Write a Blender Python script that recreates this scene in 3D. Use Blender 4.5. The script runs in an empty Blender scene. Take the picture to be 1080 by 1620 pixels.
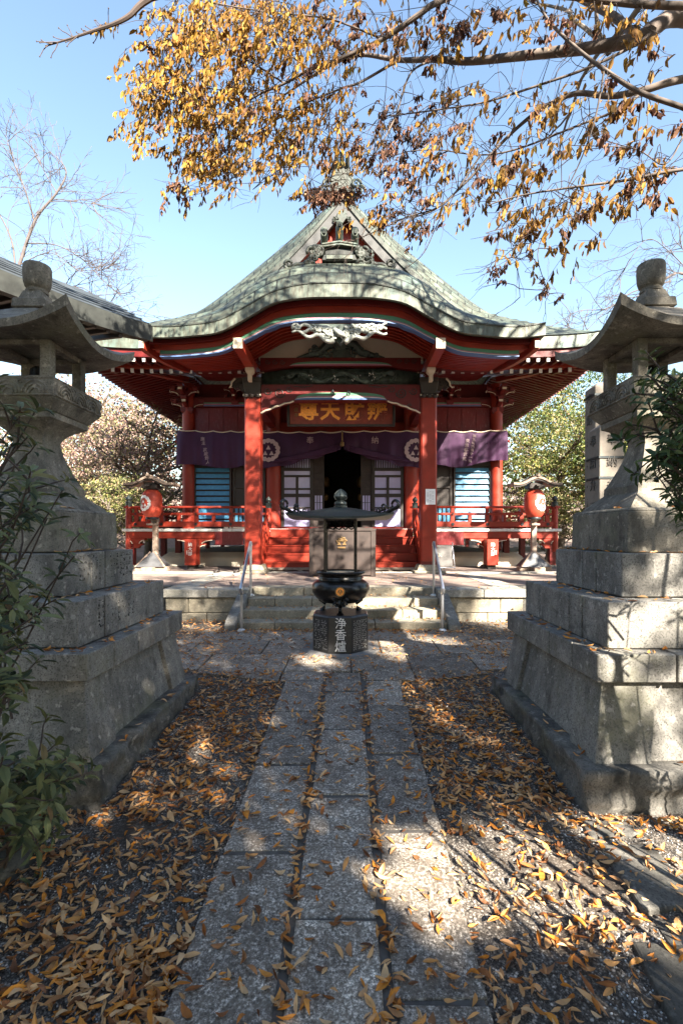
import bpy, bmesh, math, random
import numpy as np
from mathutils import Vector, Matrix, Euler, noise as mnoise

R = math.radians
rng = random.Random(7)
C = bpy.context.scene.collection
scene = bpy.context.scene

# ------------------------------------------------------------------ camera, sky, sun, exposure
F = 775.0                                   # focal length in pixels of the 1080 x 1620 photograph
cam_d = bpy.data.cameras.new('camera')
cam = bpy.data.objects.new('camera', cam_d); C.objects.link(cam)
cam.location = (0, 0, 1.5); cam.rotation_euler = (R(90), 0, 0)
cam_d.sensor_fit = 'AUTO'; cam_d.sensor_width = 36
cam_d.lens = F / 1620 * 36
cam_d.shift_x = -12 / 1620; cam_d.shift_y = 35 / 1620
cam_d.clip_start = 0.05; cam_d.clip_end = 2000
scene.camera = cam

SUN_AZ, SUN_EL = R(30), R(33)               # behind the viewpoint, to the right
S = Vector((math.sin(SUN_AZ) * math.cos(SUN_EL), -math.cos(SUN_AZ) * math.cos(SUN_EL), math.sin(SUN_EL)))
world = bpy.data.worlds.new('World'); scene.world = world
world.use_nodes = True
wn = world.node_tree
bg = wn.nodes['Background']
sky = wn.nodes.new('ShaderNodeTexSky'); sky.sky_type = 'NISHITA'; sky.sun_disc = False
sky.sun_elevation = SUN_EL; sky.sun_rotation = math.pi - SUN_AZ
sky.air_density = 1.35; sky.dust_density = 0.5; sky.ozone_density = 1.2
wn.links.new(sky.outputs[0], bg.inputs[0]); bg.inputs[1].default_value = 0.058
sun_d = bpy.data.lights.new('sun', 'SUN'); sun_d.energy = 5.0; sun_d.angle = R(0.6); sun_d.color = (1, 0.92, 0.79)
sun = bpy.data.objects.new('sun', sun_d); C.objects.link(sun)
sun.rotation_euler = S.to_track_quat('Z', 'Y').to_euler(); sun.location = (8, -12, 14)
scene.view_settings.view_transform = 'Standard'; scene.view_settings.look = 'None'
scene.view_settings.exposure = 2.75; scene.view_settings.gamma = 1

# ------------------------------------------------------------------ helpers
def P(x, y, d):
    """photo pixel and metres ahead -> a point of the place"""
    return Vector(((x - 552) * d / F, d, 1.5 - (y - 845) * d / F))

def tag(o, label=None, cat=None, group=None, kind=None):
    if label: o['label'] = label
    if cat: o['category'] = cat
    if group: o['group'] = group
    if kind: o['kind'] = kind
    return o

ORG = {}
def thing(name, label, cat, loc=(0, 0, 0), group=None):
    o = bpy.data.objects.new(name, None); C.objects.link(o)
    o.location = loc; o.empty_display_size = 0.2
    ORG[o.name] = Vector(loc)
    return tag(o, label, cat, group)

def copy_tree(o, loc=None, parent=None):
    c = o.copy(); C.objects.link(c)
    if parent is not None: c.parent = parent
    if loc is not None: c.location = loc
    for ch in [k for k in o.children]: copy_tree(ch, None, c)
    return c

class MB:
    """collects shapes in world coordinates; build() links them as one mesh object"""
    def __init__(s): s.v = []; s.f = []; s.m = []; s.uv = {}; s.cur = 0
    def add(s, vs, fs, uvs=None):
        n = len(s.v); s.v.extend(tuple(p) for p in vs)
        for k, f in enumerate(fs):
            if uvs: s.uv[len(s.f)] = [uvs[i] for i in f]
            s.f.append(tuple(i + n for i in f)); s.m.append(s.cur)
        return s
    def box(s, x0, x1, y0, y1, z0, z1):
        return s.add([(x0,y0,z0),(x1,y0,z0),(x1,y1,z0),(x0,y1,z0),(x0,y0,z1),(x1,y0,z1),(x1,y1,z1),(x0,y1,z1)],
                     [(0,3,2,1),(4,5,6,7),(0,1,5,4),(1,2,6,5),(2,3,7,6),(3,0,4,7)])
    def cbox(s, c, size): 
        x, y, z = c; a, b, h = size
        return s.box(x-a/2, x+a/2, y-b/2, y+b/2, z-h/2, z+h/2)
    def frust(s, cx, cy, z0, z1, a0, a1, b0=None, b1=None):
        b0 = a0 if b0 is None else b0; b1 = a1 if b1 is None else b1
        return s.add([(cx-a0,cy-b0,z0),(cx+a0,cy-b0,z0),(cx+a0,cy+b0,z0),(cx-a0,cy+b0,z0),
                      (cx-a1,cy-b1,z1),(cx+a1,cy-b1,z1),(cx+a1,cy+b1,z1),(cx-a1,cy+b1,z1)],
                     [(0,3,2,1),(4,5,6,7),(0,1,5,4),(1,2,6,5),(2,3,7,6),(3,0,4,7)])
    def beam(s, a, b, w, h, up=(0,0,1), w2=None, h2=None):
        a = Vector(a); b = Vector(b); d = (b-a).normalized(); u = Vector(up)
        r = d.cross(u).normalized(); u = r.cross(d).normalized()
        w2 = w if w2 is None else w2; h2 = h if h2 is None else h2
        vs = []
        for p, ww, hh in ((a, w, h), (b, w2, h2)):
            for sx, sz in ((-1,-1),(1,-1),(1,1),(-1,1)): vs.append(p + r*sx*ww/2 + u*sz*hh/2)
        return s.add(vs, [(3,2,1,0),(4,5,6,7),(0,1,5,4),(1,2,6,5),(2,3,7,6),(3,0,4,7)])
    def tube(s, pts, r, n=8, cap=True):
        pts = [Vector(p) for p in pts]; k = len(pts)
        rs = r if isinstance(r, (list, tuple)) else [r]*k
        vs = []; fs = []; ref = None
        for i, p in enumerate(pts):
            t = (pts[min(i+1,k-1)] - pts[max(i-1,0)])
            if t.length < 1e-9: t = Vector((0,0,1))
            t.normalize()
            if ref is None: ref = Vector((0,0,1)) if abs(t.z) < .9 else Vector((1,0,0))
            a = t.cross(ref).normalized(); b = t.cross(a).normalized(); ref = b.cross(t).normalized() if False else ref
            for j in range(n):
                an = 2*math.pi*j/n
                vs.append(p + a*math.cos(an)*rs[i] + b*math.sin(an)*rs[i])
        for i in range(k-1):
            for j in range(n):
                j2 = (j+1) % n
                fs.append((i*n+j, i*n+j2, (i+1)*n+j2, (i+1)*n+j))
        if cap: fs.append(tuple(range(n-1,-1,-1))); fs.append(tuple((k-1)*n+j for j in range(n)))
        return s.add(vs, fs)
    def lathe(s, prof, cx, cy, n=20, a0=0., cap=True):
        vs = []; fs = []
        for r, z in prof:
            for j in range(n):
                an = a0 + 2*math.pi*j/n
                vs.append((cx+r*math.cos(an), cy+r*math.sin(an), z))
        for i in range(len(prof)-1):
            for j in range(n):
                j2 = (j+1) % n
                fs.append((i*n+j, i*n+j2, (i+1)*n+j2, (i+1)*n+j))
        if cap: fs.append(tuple(range(n-1,-1,-1))); fs.append(tuple((len(prof)-1)*n+j for j in range(n)))
        return s.add(vs, fs)
    def prism(s, poly, y0, y1, ax='y', quad=None):
        """polygon (a, b) extruded: ax y -> (x, z), ax x -> (y, z), ax z -> (x, y)"""
        def pt(a, b, c): return (a, c, b) if ax == 'y' else ((c, a, b) if ax == 'x' else (a, b, c))
        n = len(poly)
        vs = [pt(a, b, y0) for a, b in poly] + [pt(a, b, y1) for a, b in poly]
        fs = [tuple(range(n)), tuple(range(2*n-1, n-1, -1))] + [(i, n+i, n+(i+1) % n, (i+1) % n) for i in range(n)]
        return s.add(vs, fs)
    def band(s, xs, top, bot, y0, y1):
        """a curved board: for each x a top and bottom z, thick from y0 to y1"""
        n = len(xs); vs = []
        for i in range(n): vs += [(xs[i],y0,top[i]),(xs[i],y0,bot[i]),(xs[i],y1,bot[i]),(xs[i],y1,top[i])]
        fs = [(0,1,2,3), (4*n-1,4*n-2,4*n-3,4*n-4)]
        for i in range(n-1):
            a, b = 4*i, 4*i+4
            for j in range(4): fs.append((a+j, b+j, b+(j+1) % 4, a+(j+1) % 4))
        return s.add(vs, fs)
    def grid(s, rows, uv=True):
        nr, nc = len(rows), len(rows[0]); vs = [Vector(p) for r in rows for p in r]
        uvs = []
        vacc = [0.0]*nc
        for i in range(nr):
            uacc = 0.0
            for j in range(nc):
                if j: uacc += (vs[i*nc+j] - vs[i*nc+j-1]).length
                if i: vacc[j] += (vs[i*nc+j] - vs[(i-1)*nc+j]).length
                uvs.append((uacc, vacc[j]))
        for i in range(nr):                      # measure u from the middle so both halves match
            mid = uvs[i*nc + nc//2][0]
            for j in range(nc): uvs[i*nc+j] = (uvs[i*nc+j][0]-mid, uvs[i*nc+j][1])
        fs = [(i*nc+j, i*nc+j+1, (i+1)*nc+j+1, (i+1)*nc+j) for i in range(nr-1) for j in range(nc-1)]
        return s.add(vs, fs, uvs if uv else None)
    def spiral(s, cx, cz, y, r, turns, a0, dirn=1, th=.012, n=6, end=.12, depth=0.0):
        k = int(14*turns)+2; pts = []; rs = []
        for i in range(k):
            t = i/(k-1); rr = r*(1-t*(1-end)); a = a0 + dirn*t*turns*2*math.pi
            pts.append((cx+rr*math.cos(a), y-depth*t, cz+rr*math.sin(a))); rs.append(th*(1-.45*t))
        return s.tube(pts, rs, n)
    def pieces(s, how):
        """the same shapes as separate builders: one for each connected piece, or one for each side of the axis"""
        par = list(range(len(s.v)))
        def root(i):
            while par[i] != i: par[i] = par[par[i]]; i = par[i]
            return i
        for f in s.f:
            for j in f[1:]: par[root(j)] = root(f[0])
        out = {}
        cen = {}
        for i in range(len(s.v)): cen.setdefault(root(i), []).append(s.v[i][0])
        for k, f in enumerate(s.f):
            r_ = root(f[0]); key = r_ if how == 'each' else (sum(cen[r_])/len(cen[r_]) > XC)
            mb, mp = out.setdefault(key, (MB(), {}))
            for i in f:
                if i not in mp: mp[i] = len(mb.v); mb.v.append(s.v[i])
            mb.f.append(tuple(mp[i] for i in f)); mb.m.append(s.m[k])
        return [q[0] for q in out.values()]
    def build(s, name, mats, parent=None, smooth=False, bevel=0, seg=1, fix=True, split=None):
        if split:
            return [q.build(name, mats, parent, smooth, bevel, seg, fix) for q in s.pieces(split)][0]
        org = ORG.get(parent.name, Vector()) if parent else Vector()
        me = bpy.data.meshes.new(name)
        me.from_pydata([(p[0]-org.x, p[1]-org.y, p[2]-org.z) for p in s.v], [], s.f)
        for m in (mats if isinstance(mats, (list, tuple)) else [mats]): me.materials.append(m)
        me.polygons.foreach_set('material_index', s.m)
        if smooth is True: me.polygons.foreach_set('use_smooth', [True]*len(s.f))
        if s.uv:
            ul = me.uv_layers.new(name='UVMap')
            for pi, uvs in s.uv.items():
                for li, q in zip(me.polygons[pi].loop_indices, uvs): ul.data[li].uv = q
        if fix:
            bm = bmesh.new(); bm.from_mesh(me)
            bmesh.ops.recalc_face_normals(bm, faces=bm.faces); bm.to_mesh(me); bm.free()
        me.update()
        o = bpy.data.objects.new(name, me); C.objects.link(o)
        if smooth == 'auto':
            me.shade_smooth()
            me.set_sharp_from_angle(angle=R(38))
        if bevel:
            b = o.modifiers.new('bevel', 'BEVEL'); b.width = bevel; b.segments = seg; b.limit_method = 'ANGLE'; b.angle_limit = R(40)
            b.harden_normals = False
        if parent: o.parent = parent; ORG[o.name] = org
        return o

_txt = {}
def text_mesh(mb, body, origin, size, right=(1,0,0), up=(0,0,1), extrude=.004, center=True, bold=0.):
    """lettering as flat raised shapes added to mb"""
    cu = bpy.data.curves.new('lettering', 'FONT'); cu.body = body; cu.size = size; cu.extrude = extrude
    cu.resolution_u = 2; cu.offset = bold
    if center: cu.align_x = 'CENTER'; cu.align_y = 'CENTER'
    o = bpy.data.objects.new('lettering', cu); C.objects.link(o)
    dg = bpy.context.evaluated_depsgraph_get()
    me = bpy.data.meshes.new_from_object(o.evaluated_get(dg))
    r = Vector(right).normalized(); u = Vector(up).normalized(); n = r.cross(u); org = Vector(origin)
    mb.add([org + r*v.co.x + u*v.co.y + n*v.co.z for v in me.vertices], [tuple(p.vertices) for p in me.polygons])
    bpy.data.objects.remove(o); bpy.data.curves.remove(cu); bpy.data.meshes.remove(me)

def curve(pts, n):
    """smooth interpolation through (u, z) points, n samples; returns us, zs"""
    us = np.array([p[0] for p in pts], float); zs = np.array([p[1] for p in pts], float)
    m = np.gradient(zs, us)
    q = np.linspace(us[0], us[-1], n); i = np.clip(np.searchsorted(us, q) - 1, 0, len(us)-2)
    h = us[i+1]-us[i]; t = (q-us[i])/h
    z = (2*t**3-3*t**2+1)*zs[i] + (t**3-2*t**2+t)*h*m[i] + (-2*t**3+3*t**2)*zs[i+1] + (t**3-t**2)*h*m[i+1]
    return q, z
def ev(pts, x):
    us = [p[0] for p in pts]; x = min(max(x, us[0]), us[-1])
    q, z = curve(pts, 201)
    return float(np.interp(x, q, z))

# ------------------------------------------------------------------ materials
def lin(r, g, b):
    f = lambda c: (c/255/12.92) if c/255 <= .04045 else ((c/255+.055)/1.055)**2.4
    return (f(r), f(g), f(b))
class NT:
    def __init__(s, name):
        s.m = bpy.data.materials.new(name); s.m.use_nodes = True; s.t = s.m.node_tree
        s.b = s.t.nodes['Principled BSDF']; s.co = None
    def n(s, kind, **kw):
        nd = s.t.nodes.new('ShaderNode'+kind)
        for k, v in kw.items(): setattr(nd, k, v)
        return nd
    def l(s, a, b): s.t.links.new(a, b)
    def coord(s, which='Object'):
        if s.co is None: s.co = s.n('TexCoord')
        return s.co.outputs[which]
    def noise(s, scale, detail=5, rough=.6, vec=None, stretch=None, dist=0):
        nd = s.n('TexNoise'); nd.inputs['Scale'].default_value = scale; nd.inputs['Detail'].default_value = detail
        nd.inputs['Roughness'].default_value = rough; nd.inputs['Distortion'].default_value = dist
        v = vec if vec is not None else s.coord()
        if stretch:
            mp = s.n('Mapping'); mp.inputs['Scale'].default_value = stretch; s.l(v, mp.inputs[0]); v = mp.outputs[0]
        s.l(v, nd.inputs['Vector']); return nd.outputs['Fac']
    def ramp(s, fac, stops):
        nd = s.n('ValToRGB'); e = nd.color_ramp.elements
        while len(e) < len(stops): e.new(.5)
        for k, (p, c) in enumerate(stops):
            e[k].position = p; e[k].color = (*c, 1) if len(c) == 3 else c
        s.l(fac, nd.inputs[0]); return nd.outputs[0]
    def mix(s, fac, a, b, mode='MIX'):
        nd = s.n('Mix', data_type='RGBA', blend_type=mode)
        for sock, val in ((nd.inputs[0], fac), (nd.inputs[6], a), (nd.inputs[7], b)):
            if hasattr(val, 'is_linked') or hasattr(val, 'node'): s.l(val, sock)
            elif isinstance(val, (int, float)): sock.default_value = val
            else: sock.default_value = (*val, 1)
        return nd.outputs[2]
    def bump(s, h, strength=.4, dist=.01, prev=None):
        nd = s.n('Bump'); nd.inputs['Strength'].default_value = strength; nd.inputs['Distance'].default_value = dist
        s.l(h, nd.inputs['Height'])
        if prev is not None: s.l(prev, nd.inputs['Normal'])
        return nd.outputs[0]
    def done(s, col=None, rough=.6, metal=0, normal=None, spec=None):
        if col is not None:
            if hasattr(col, 'node'): s.l(col, s.b.inputs['Base Color'])
            else: s.b.inputs['Base Color'].default_value = (*col, 1)
        if hasattr(rough, 'node'): s.l(rough, s.b.inputs['Roughness'])
        else: s.b.inputs['Roughness'].default_value = rough
        s.b.inputs['Metallic'].default_value = metal
        if spec is not None: s.b.inputs['Specular IOR Level'].default_value = spec
        if normal is not None: s.l(normal, s.b.inputs['Normal'])
        return s.m
def sc(c, k): return tuple(min(1, x*k) for x in c)
def plain(name, col, rough=.5, metal=0, var=.12, scale=6, bump=.15, bscale=80, col2=None):
    t = NT(name)
    n1 = t.noise(scale, 6)
    c = t.ramp(n1, [(.3, sc(col, 1-var)), (.7, sc(col2 if col2 else col, 1+var))])
    return t.done(c, rough, metal, t.bump(t.noise(bscale, 3), bump, .004) if bump else None)

def m_granite(name, base, dark, moss=0.0, speck=.5, stain=.5):
    t = NT(name)
    big = t.noise(2.2, 6, .65); mid = t.noise(14, 5, .7); fine = t.noise(190, 2, .8)
    c = t.ramp(mid, [(.25, sc(base, .72)), (.5, base), (.8, sc(base, 1.2))])
    vo = t.n('TexVoronoi'); vo.inputs['Scale'].default_value = 150; t.l(t.coord(), vo.inputs['Vector'])
    sp = t.ramp(vo.outputs['Color'], [(.15, sc(dark, .8)), (.45, (1, 1, 1)), (.8, (1.0, 1.0, 1.0))])
    c = t.mix(speck, c, t.mix(1.0, c, sp, 'MULTIPLY'))
    streak = t.noise(3.2, 7, .72, stretch=(1.3, 1.3, .6))
    sm = t.ramp(streak, [(.40, (0, 0, 0)), (.62, (1, 1, 1))])
    k = t.n('Math', operation='MULTIPLY'); k.inputs[1].default_value = stain; t.l(sm, k.inputs[0])
    c = t.mix(k.outputs[0], c, dark)
    if moss:
        mm = t.ramp(big, [(.55, (0, 0, 0)), (.72, (1, 1, 1))]); k2 = t.n('Math', operation='MULTIPLY'); k2.inputs[1].default_value = moss
        t.l(mm, k2.inputs[0]); c = t.mix(k2.outputs[0], c, (.16, .155, .09))
    lich = t.noise(21, 4, .62); c = t.mix(t.ramp(lich, [(.60, (0, 0, 0)), (.66, (.55,)*3)]), c, sc(base, 1.75))
    blk = t.noise(8, 6, .7, stretch=(1, 1, .7)); c = t.mix(t.ramp(blk, [(.56, (0, 0, 0)), (.68, (.8*min(1, stain+.2),)*3)]), c, sc(dark, .7))
    nb = t.bump(fine, .35, .004); nb = t.bump(mid, .3, .012, nb)
    return t.done(c, .85, 0, nb)

def m_leaf(name, stops, trans=.35, rough=.5):
    """leaf colours vary from leaf to leaf (random per island) and let light through"""
    t = NT(name)
    g = t.n('NewGeometry')
    c = t.ramp(g.outputs['Random Per Island'], stops)
    n = t.noise(9, 3); c2 = t.mix(1.0, c, t.ramp(n, [(.3, (.7, .7, .7)), (.7, (1.15, 1.15, 1.15))]), 'MULTIPLY')
    t.done(c2, rough, spec=.25)
    tr = t.n('BsdfTranslucent'); t.l(c2, tr.inputs[0])
    ms = t.n('MixShader'); ms.inputs[0].default_value = trans
    out = t.t.nodes['Material Output']
    t.l(t.b.outputs[0], ms.inputs[1]); t.l(tr.outputs[0], ms.inputs[2]); t.l(ms.outputs[0], out.inputs[0])
    return t.m

M = {}
def lacquer(name, col, worn):
    t = NT(name); n1 = t.noise(3.5, 6, .65); n2 = t.noise(26, 5, .7, stretch=(1, 1, .25))
    c = t.ramp(n1, [(.3, sc(col, .78)), (.7, sc(col, 1.12))])
    c = t.mix(t.ramp(n2, [(.54, (0, 0, 0)), (.72, (.7, .7, .7))]), c, worn)
    return t.done(c, t.ramp(n1, [(.3, (.35,)*3), (.7, (.6,)*3)]), 0, t.bump(n2, .12, .004), .35)
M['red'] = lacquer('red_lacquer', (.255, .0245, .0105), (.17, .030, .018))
M['red_dark'] = lacquer('shaded_red_paint', (.115, .0075, .006), (.12, .022, .018))  # darker copy of the red, with the shade under the eaves in its colour
M['red_board'] = lacquer('faded_red_board', (.15, .012, .013), (.26, .09, .085))
M['white'] = plain('white_paint', (.60, .58, .54), .6, var=.14, scale=9)
M['green'] = plain('green_paint', (.07, .20, .115), .55)
M['pink'] = plain('pink_paint', (.34, .11, .17), .55)
M['blue'] = plain('blue_paint', (.065, .12, .27), .55)
M['slat_blue'] = plain('blue_slat_paint', (.065, .23, .38), .5, var=.2, scale=12)
M['pane'] = plain('paper_backed_pane', (.46, .43, .66), .25, var=.1, scale=3, bump=0)
M['black_wood'] = plain('blackened_wood', (.028, .020, .016), .55)
M['brown_wood'] = plain('brown_wood', (.030, .018, .014), .6, var=.3, scale=10)
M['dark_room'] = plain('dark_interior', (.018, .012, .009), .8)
M['gold'] = plain('gilding', (.80, .31, .06), .35, .55, var=.2, scale=30)
M['brass'] = plain('old_brass', (.22, .135, .055), .5, .5, var=.2, scale=30)
M['bronze'] = plain('black_bronze', (.038, .036, .034), .27, .75, var=.35, scale=7, bump=.1)
M['bronze_green'] = plain('weathered_bronze_roof', (.034, .042, .040), .42, .35, var=.35, scale=6)
M['carving'] = plain('painted_carving', (.30, .31, .275), .7, var=.5, scale=18, bscale=40, bump=.3)
M['carving_dark'] = plain('dark_green_carving', (.045, .062, .05), .5, var=.6, scale=9)
M['plaster'] = plain('cream_plaster', (.60, .50, .38), .85, var=.08, scale=2)
M['podium'] = plain('plaster_podium', (.58, .52, .42), .85, var=.14, scale=3)
M['tile_stone'] = m_granite('dark_polished_stone', (.028, .028, .029), (.015, .015, .015), 0, .2, .2)
M['tile_stone'].node_tree.nodes['Principled BSDF'].inputs['Roughness'].default_value = .3
M['letter_white'] = plain('white_lettering', (.78, .77, .74), .6, var=.05)
M['letter_dark'] = plain('cut_lettering', (.095, .085, .075), .9)
M['letter_cut'] = plain('weathered_cut', (.085, .08, .073), .9)
M['granite'] = m_granite('grey_granite', (.25, .235, .21), (.06, .056, .05), .6, .6, .7)
M['granite_light'] = m_granite('lantern_granite', (.225, .20, .16), (.06, .052, .04), .7, .5, .85)
M['rock'] = m_granite('rough_rock', (.16, .148, .13), (.03, .028, .024), .7, .5, .9)
M['dark_rock'] = m_granite('mossy_dark_rock', (.075, .07, .06), (.02, .02, .016), .8, .4, .8)
M['step_stone'] = m_granite('terrace_stone', (.36, .315, .235), (.12, .10, .07), .5, .5, .5)
M['cap_stone'] = m_granite('terrace_cap_stone', (.36, .335, .29), (.13, .12, .10), .3, .5, .4)
M['purple'] = plain('purple_cloth', (.038, .0055, .038), .75, var=.15, scale=3, bump=.2, bscale=300)
M['crest_pale'] = plain('pale_crest_print', (.40, .29, .30), .8)
M['steel'] = plain('galvanised_rail', (.52, .53, .57), .28, .85, var=.12, scale=15, bump=.05)
M['paper_red'] = plain('red_lantern_paper', (.40, .045, .02), .55, var=.15, scale=5)
M['old_wood'] = plain('weathered_wood', (.27, .20, .155), .8, var=.35, scale=12, bscale=60, bump=.4)
M['post_wood'] = plain('grey_votive_wood', (.17, .145, .12), .8, var=.25, scale=8, bump=.3)
M['paper'] = plain('white_paper', (.78, .79, .80), .7, var=.04)
M['iron'] = plain('dark_iron', (.03, .035, .038), .45, .6)
M['bark'] = plain('grey_bark', (.13, .105, .085), .9, var=.4, scale=7, bscale=30, bump=.8)
M['bark_pale'] = plain('smooth_pale_bark', (.10, .075, .06), .85, var=.6, scale=5, bscale=25, bump=.5)
M['twig'] = plain('dark_twig', (.060, .042, .034), .85, var=.3)
M['twig_grey'] = plain('grey_twig', (.085, .068, .064), .85, var=.3)

def m_copper(name, panels=True, k=1.0):
    t = NT(name)
    base = t.ramp(t.noise(3, 6, .7), [(.30, sc((.035, .04, .028), k)), (.5, sc((.09, .108, .083), k)), (.75, sc((.155, .175, .138), k))])
    st = t.noise(11, 6, .75, stretch=(2.2, 2.2, .3))
    c = t.mix(t.ramp(st, [(.46, (0, 0, 0)), (.62, (.9, .9, .9))]), base, sc((.055, .046, .03), k))
    blue = t.noise(1.7, 4); c = t.mix(t.ramp(blue, [(.55, (0, 0, 0)), (.75, (.45,)*3)]), c, sc((.12, .21, .20), k))
    nb = t.bump(st, .25, .01)
    if panels:
        br = t.n('TexBrick'); br.offset = .5; br.inputs['Scale'].default_value = 1.0
        br.inputs['Brick Width'].default_value = .46; br.inputs['Row Height'].default_value = .24; br.inputs['Mortar Size'].default_value = .018
        br.inputs['Mortar Smooth'].default_value = .2
        br.inputs['Color1'].default_value = (.62, .62, .62, 1); br.inputs['Color2'].default_value = (1.2, 1.2, 1.18, 1); br.inputs['Mortar'].default_value = (.16, .16, .14, 1)
        t.l(t.coord('UV'), br.inputs['Vector'])
        c = t.mix(1.0, c, br.outputs['Color'], 'MULTIPLY')
        nb = t.bump(br.outputs['Fac'], -.9, .02, nb)
    return t.done(c, .55, .15, nb)
M['copper'] = m_copper('verdigris_roof_panels')
M['copper_edge'] = m_copper('verdigris_edge', False)
M['copper_dark'] = m_copper('dark_verdigris', False, .38)
M['eave_metal'] = plain('dark_eave_metal', (.028, .030, .027), .55, .2, var=.6, scale=4)
M['foot_metal'] = plain('grey_zinc_sheet', (.10, .10, .105), .5, .3)
M['copper_sooty'] = m_copper('sooty_copper', False, .16)
M['barge'] = plain('grey_bargeboard_metal', (.036, .035, .034), .6, .1, var=.3, scale=5)
def m_seam():
    t = NT('blue_grey_standing_seam')
    c = t.ramp(t.noise(3, 5), [(.3, (.05, .058, .068)), (.7, (.10, .115, .13))])
    return t.done(c, .35, .5, t.bump(t.noise(20, 3), .1, .01))
M['seam'] = m_seam()

def m_gravel():
    t = NT('grey_gravel_and_soil')
    vo = t.n('TexVoronoi'); vo.inputs['Scale'].default_value = 105; t.l(t.coord(), vo.inputs['Vector'])
    vo2 = t.n('TexVoronoi'); vo2.inputs['Scale'].default_value = 190; t.l(t.coord(), vo2.inputs['Vector'])
    st = t.ramp(vo.outputs['Color'], [(.1, (.05, .047, .045)), (.4, (.065, .062, .06)), (.68, (.20, .198, .196)), (.9, (.68, .68, .68))])
    st2 = t.ramp(vo2.outputs['Color'], [(.2, (.045, .04, .037)), (.6, (.16, .15, .145)), (.9, (.42, .41, .40))])
    c = t.mix(t.ramp(t.noise(40, 3), [(.45, (0, 0, 0)), (.55, (1, 1, 1))]), st, st2)
    edge = t.ramp(vo.outputs['Distance'], [(.25, (1, 1, 1)), (.6, (.3, .28, .26))])
    c = t.mix(.85, c, t.mix(1.0, c, edge, 'MULTIPLY'))
    soil = t.ramp(t.noise(60, 4, .7), [(.3, (.022, .018, .014)), (.7, (.062, .048, .037))])
    ms = t.ramp(t.noise(1.5, 6, .7), [(.52, (0, 0, 0)), (.66, (.9, .9, .9))])
    c = t.mix(ms, c, soil); c = t.mix(1.0, c, (1.12, 1.0, .86), 'MULTIPLY')
    nb = t.bump(vo.outputs['Distance'], -.9, .012); nb = t.bump(t.noise(6, 4), .5, .03, nb)
    return t.done(c, .9, 0, nb)
M['gravel'] = m_gravel()
def m_paving(name, k, warm=0):
    t = NT(name); g = t.n('NewGeometry')
    tone = t.ramp(g.outputs['Random Per Island'], [(0, (.70, .68, .66)), (.5, (1, .98, .96)), (1, (1.25, 1.22, 1.18))])
    a = t.noise(82, 4, .8); bn = t.noise(5, 6, .65)
    c = t.ramp(a, [(.37, sc((.032, .029, .027), k)), (.47, sc((.10, .096, .092), k)), (.545, sc((.20, .20, .203), k)), (.64, sc((.50, .51, .525), k))])
    c = t.mix(t.ramp(t.noise(22, 4, .75), [(.40, (0, 0, 0)), (.60, (.75,)*3)]), c, sc((.085, .077, .069), k))
    d = t.ramp(bn, [(.30, (.5, .47, .45)), (.62, (1.08, 1.05, 1.0))])
    c = t.mix(1.0, c, d, 'MULTIPLY'); c = t.mix(1.0, c, tone, 'MULTIPLY'); c = t.mix(1.0, c, (1.0, .93, .84), 'MULTIPLY')
    return t.done(c, .75, 0, t.bump(a, .55, .006), .4)
M['paving'] = m_paving('bush_hammered_paving', 2.1)
M['plaza'] = m_paving('plaza_paving', 2.0)
M['mortar'] = plain('dark_mortar', (.088, .078, .068), .95, var=.35, scale=20, bscale=120, bump=.6)
M['pale_ring'] = plain('pale_grey_ring', (.20, .19, .18), .85, var=.2, scale=5)
M['earth'] = plain('packed_earth', (.20, .145, .12), .95, var=.3, scale=6, bscale=60, bump=.6)
M['leaf_gold'] = m_leaf('golden_leaves', [(0, (.26, .11, .025)), (.25, (.24, .115, .016)), (.6, (.36, .185, .025)), (.85, (.42, .25, .045)), (1, (.22, .17, .035))], .35, .65)
M['leaf_rust'] = m_leaf('withered_brown_leaves', [(0, (.05, .022, .016)), (.4, (.11, .05, .032)), (.75, (.20, .095, .055)), (1, (.30, .16, .09))], .25, .7)
M['leaf_ochre'] = m_leaf('ochre_leaves', [(0, (.15, .07, .02)), (.4, (.29, .15, .035)), (.8, (.29, .165, .04)), (1, (.16, .10, .03))], .35, .65)
M['leaf_litter'] = m_leaf('dry_fallen_leaves', [(0, (.13, .055, .025)), (.15, (.34, .12, .03)), (.32, (.70, .27, .035)), (.5, (.56, .30, .12)), (.75, (.68, .44, .23)), (.9, (.42, .2, .08)), (1, (.2, .09, .045))], .12, .55)
M['leaf_dark'] = m_leaf('evergreen_leaves', [(0, (.028, .05, .018)), (.5, (.06, .10, .03)), (.85, (.10, .145, .045)), (1, (.15, .18, .07))], .2, .35)
M['leaf_azalea'] = m_leaf('azalea_leaves', [(0, (.030, .048, .026)), (.5, (.11, .125, .055)), (.85, (.17, .19, .08)), (.97, (.22, .24, .10)), (1, (.20, .08, .03))], .12, .5)
M['leaf_pink'] = m_leaf('faded_pink_maple_leaves', [(0, (.14, .075, .06)), (.35, (.32, .20, .17)), (.7, (.48, .33, .29)), (1, (.24, .23, .10))], .3)
M['leaf_mixed'] = m_leaf('green_maple_leaves', [(0, (.045, .07, .02)), (.45, (.12, .16, .04)), (.8, (.25, .26, .07)), (1, (.40, .30, .12))], .35)
M['leaf_bright'] = m_leaf('sunny_shrub_leaves', [(0, (.07, .075, .025)), (.5, (.19, .185, .075)), (.8, (.34, .30, .16)), (1, (.40, .25, .16))], .3)
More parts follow.
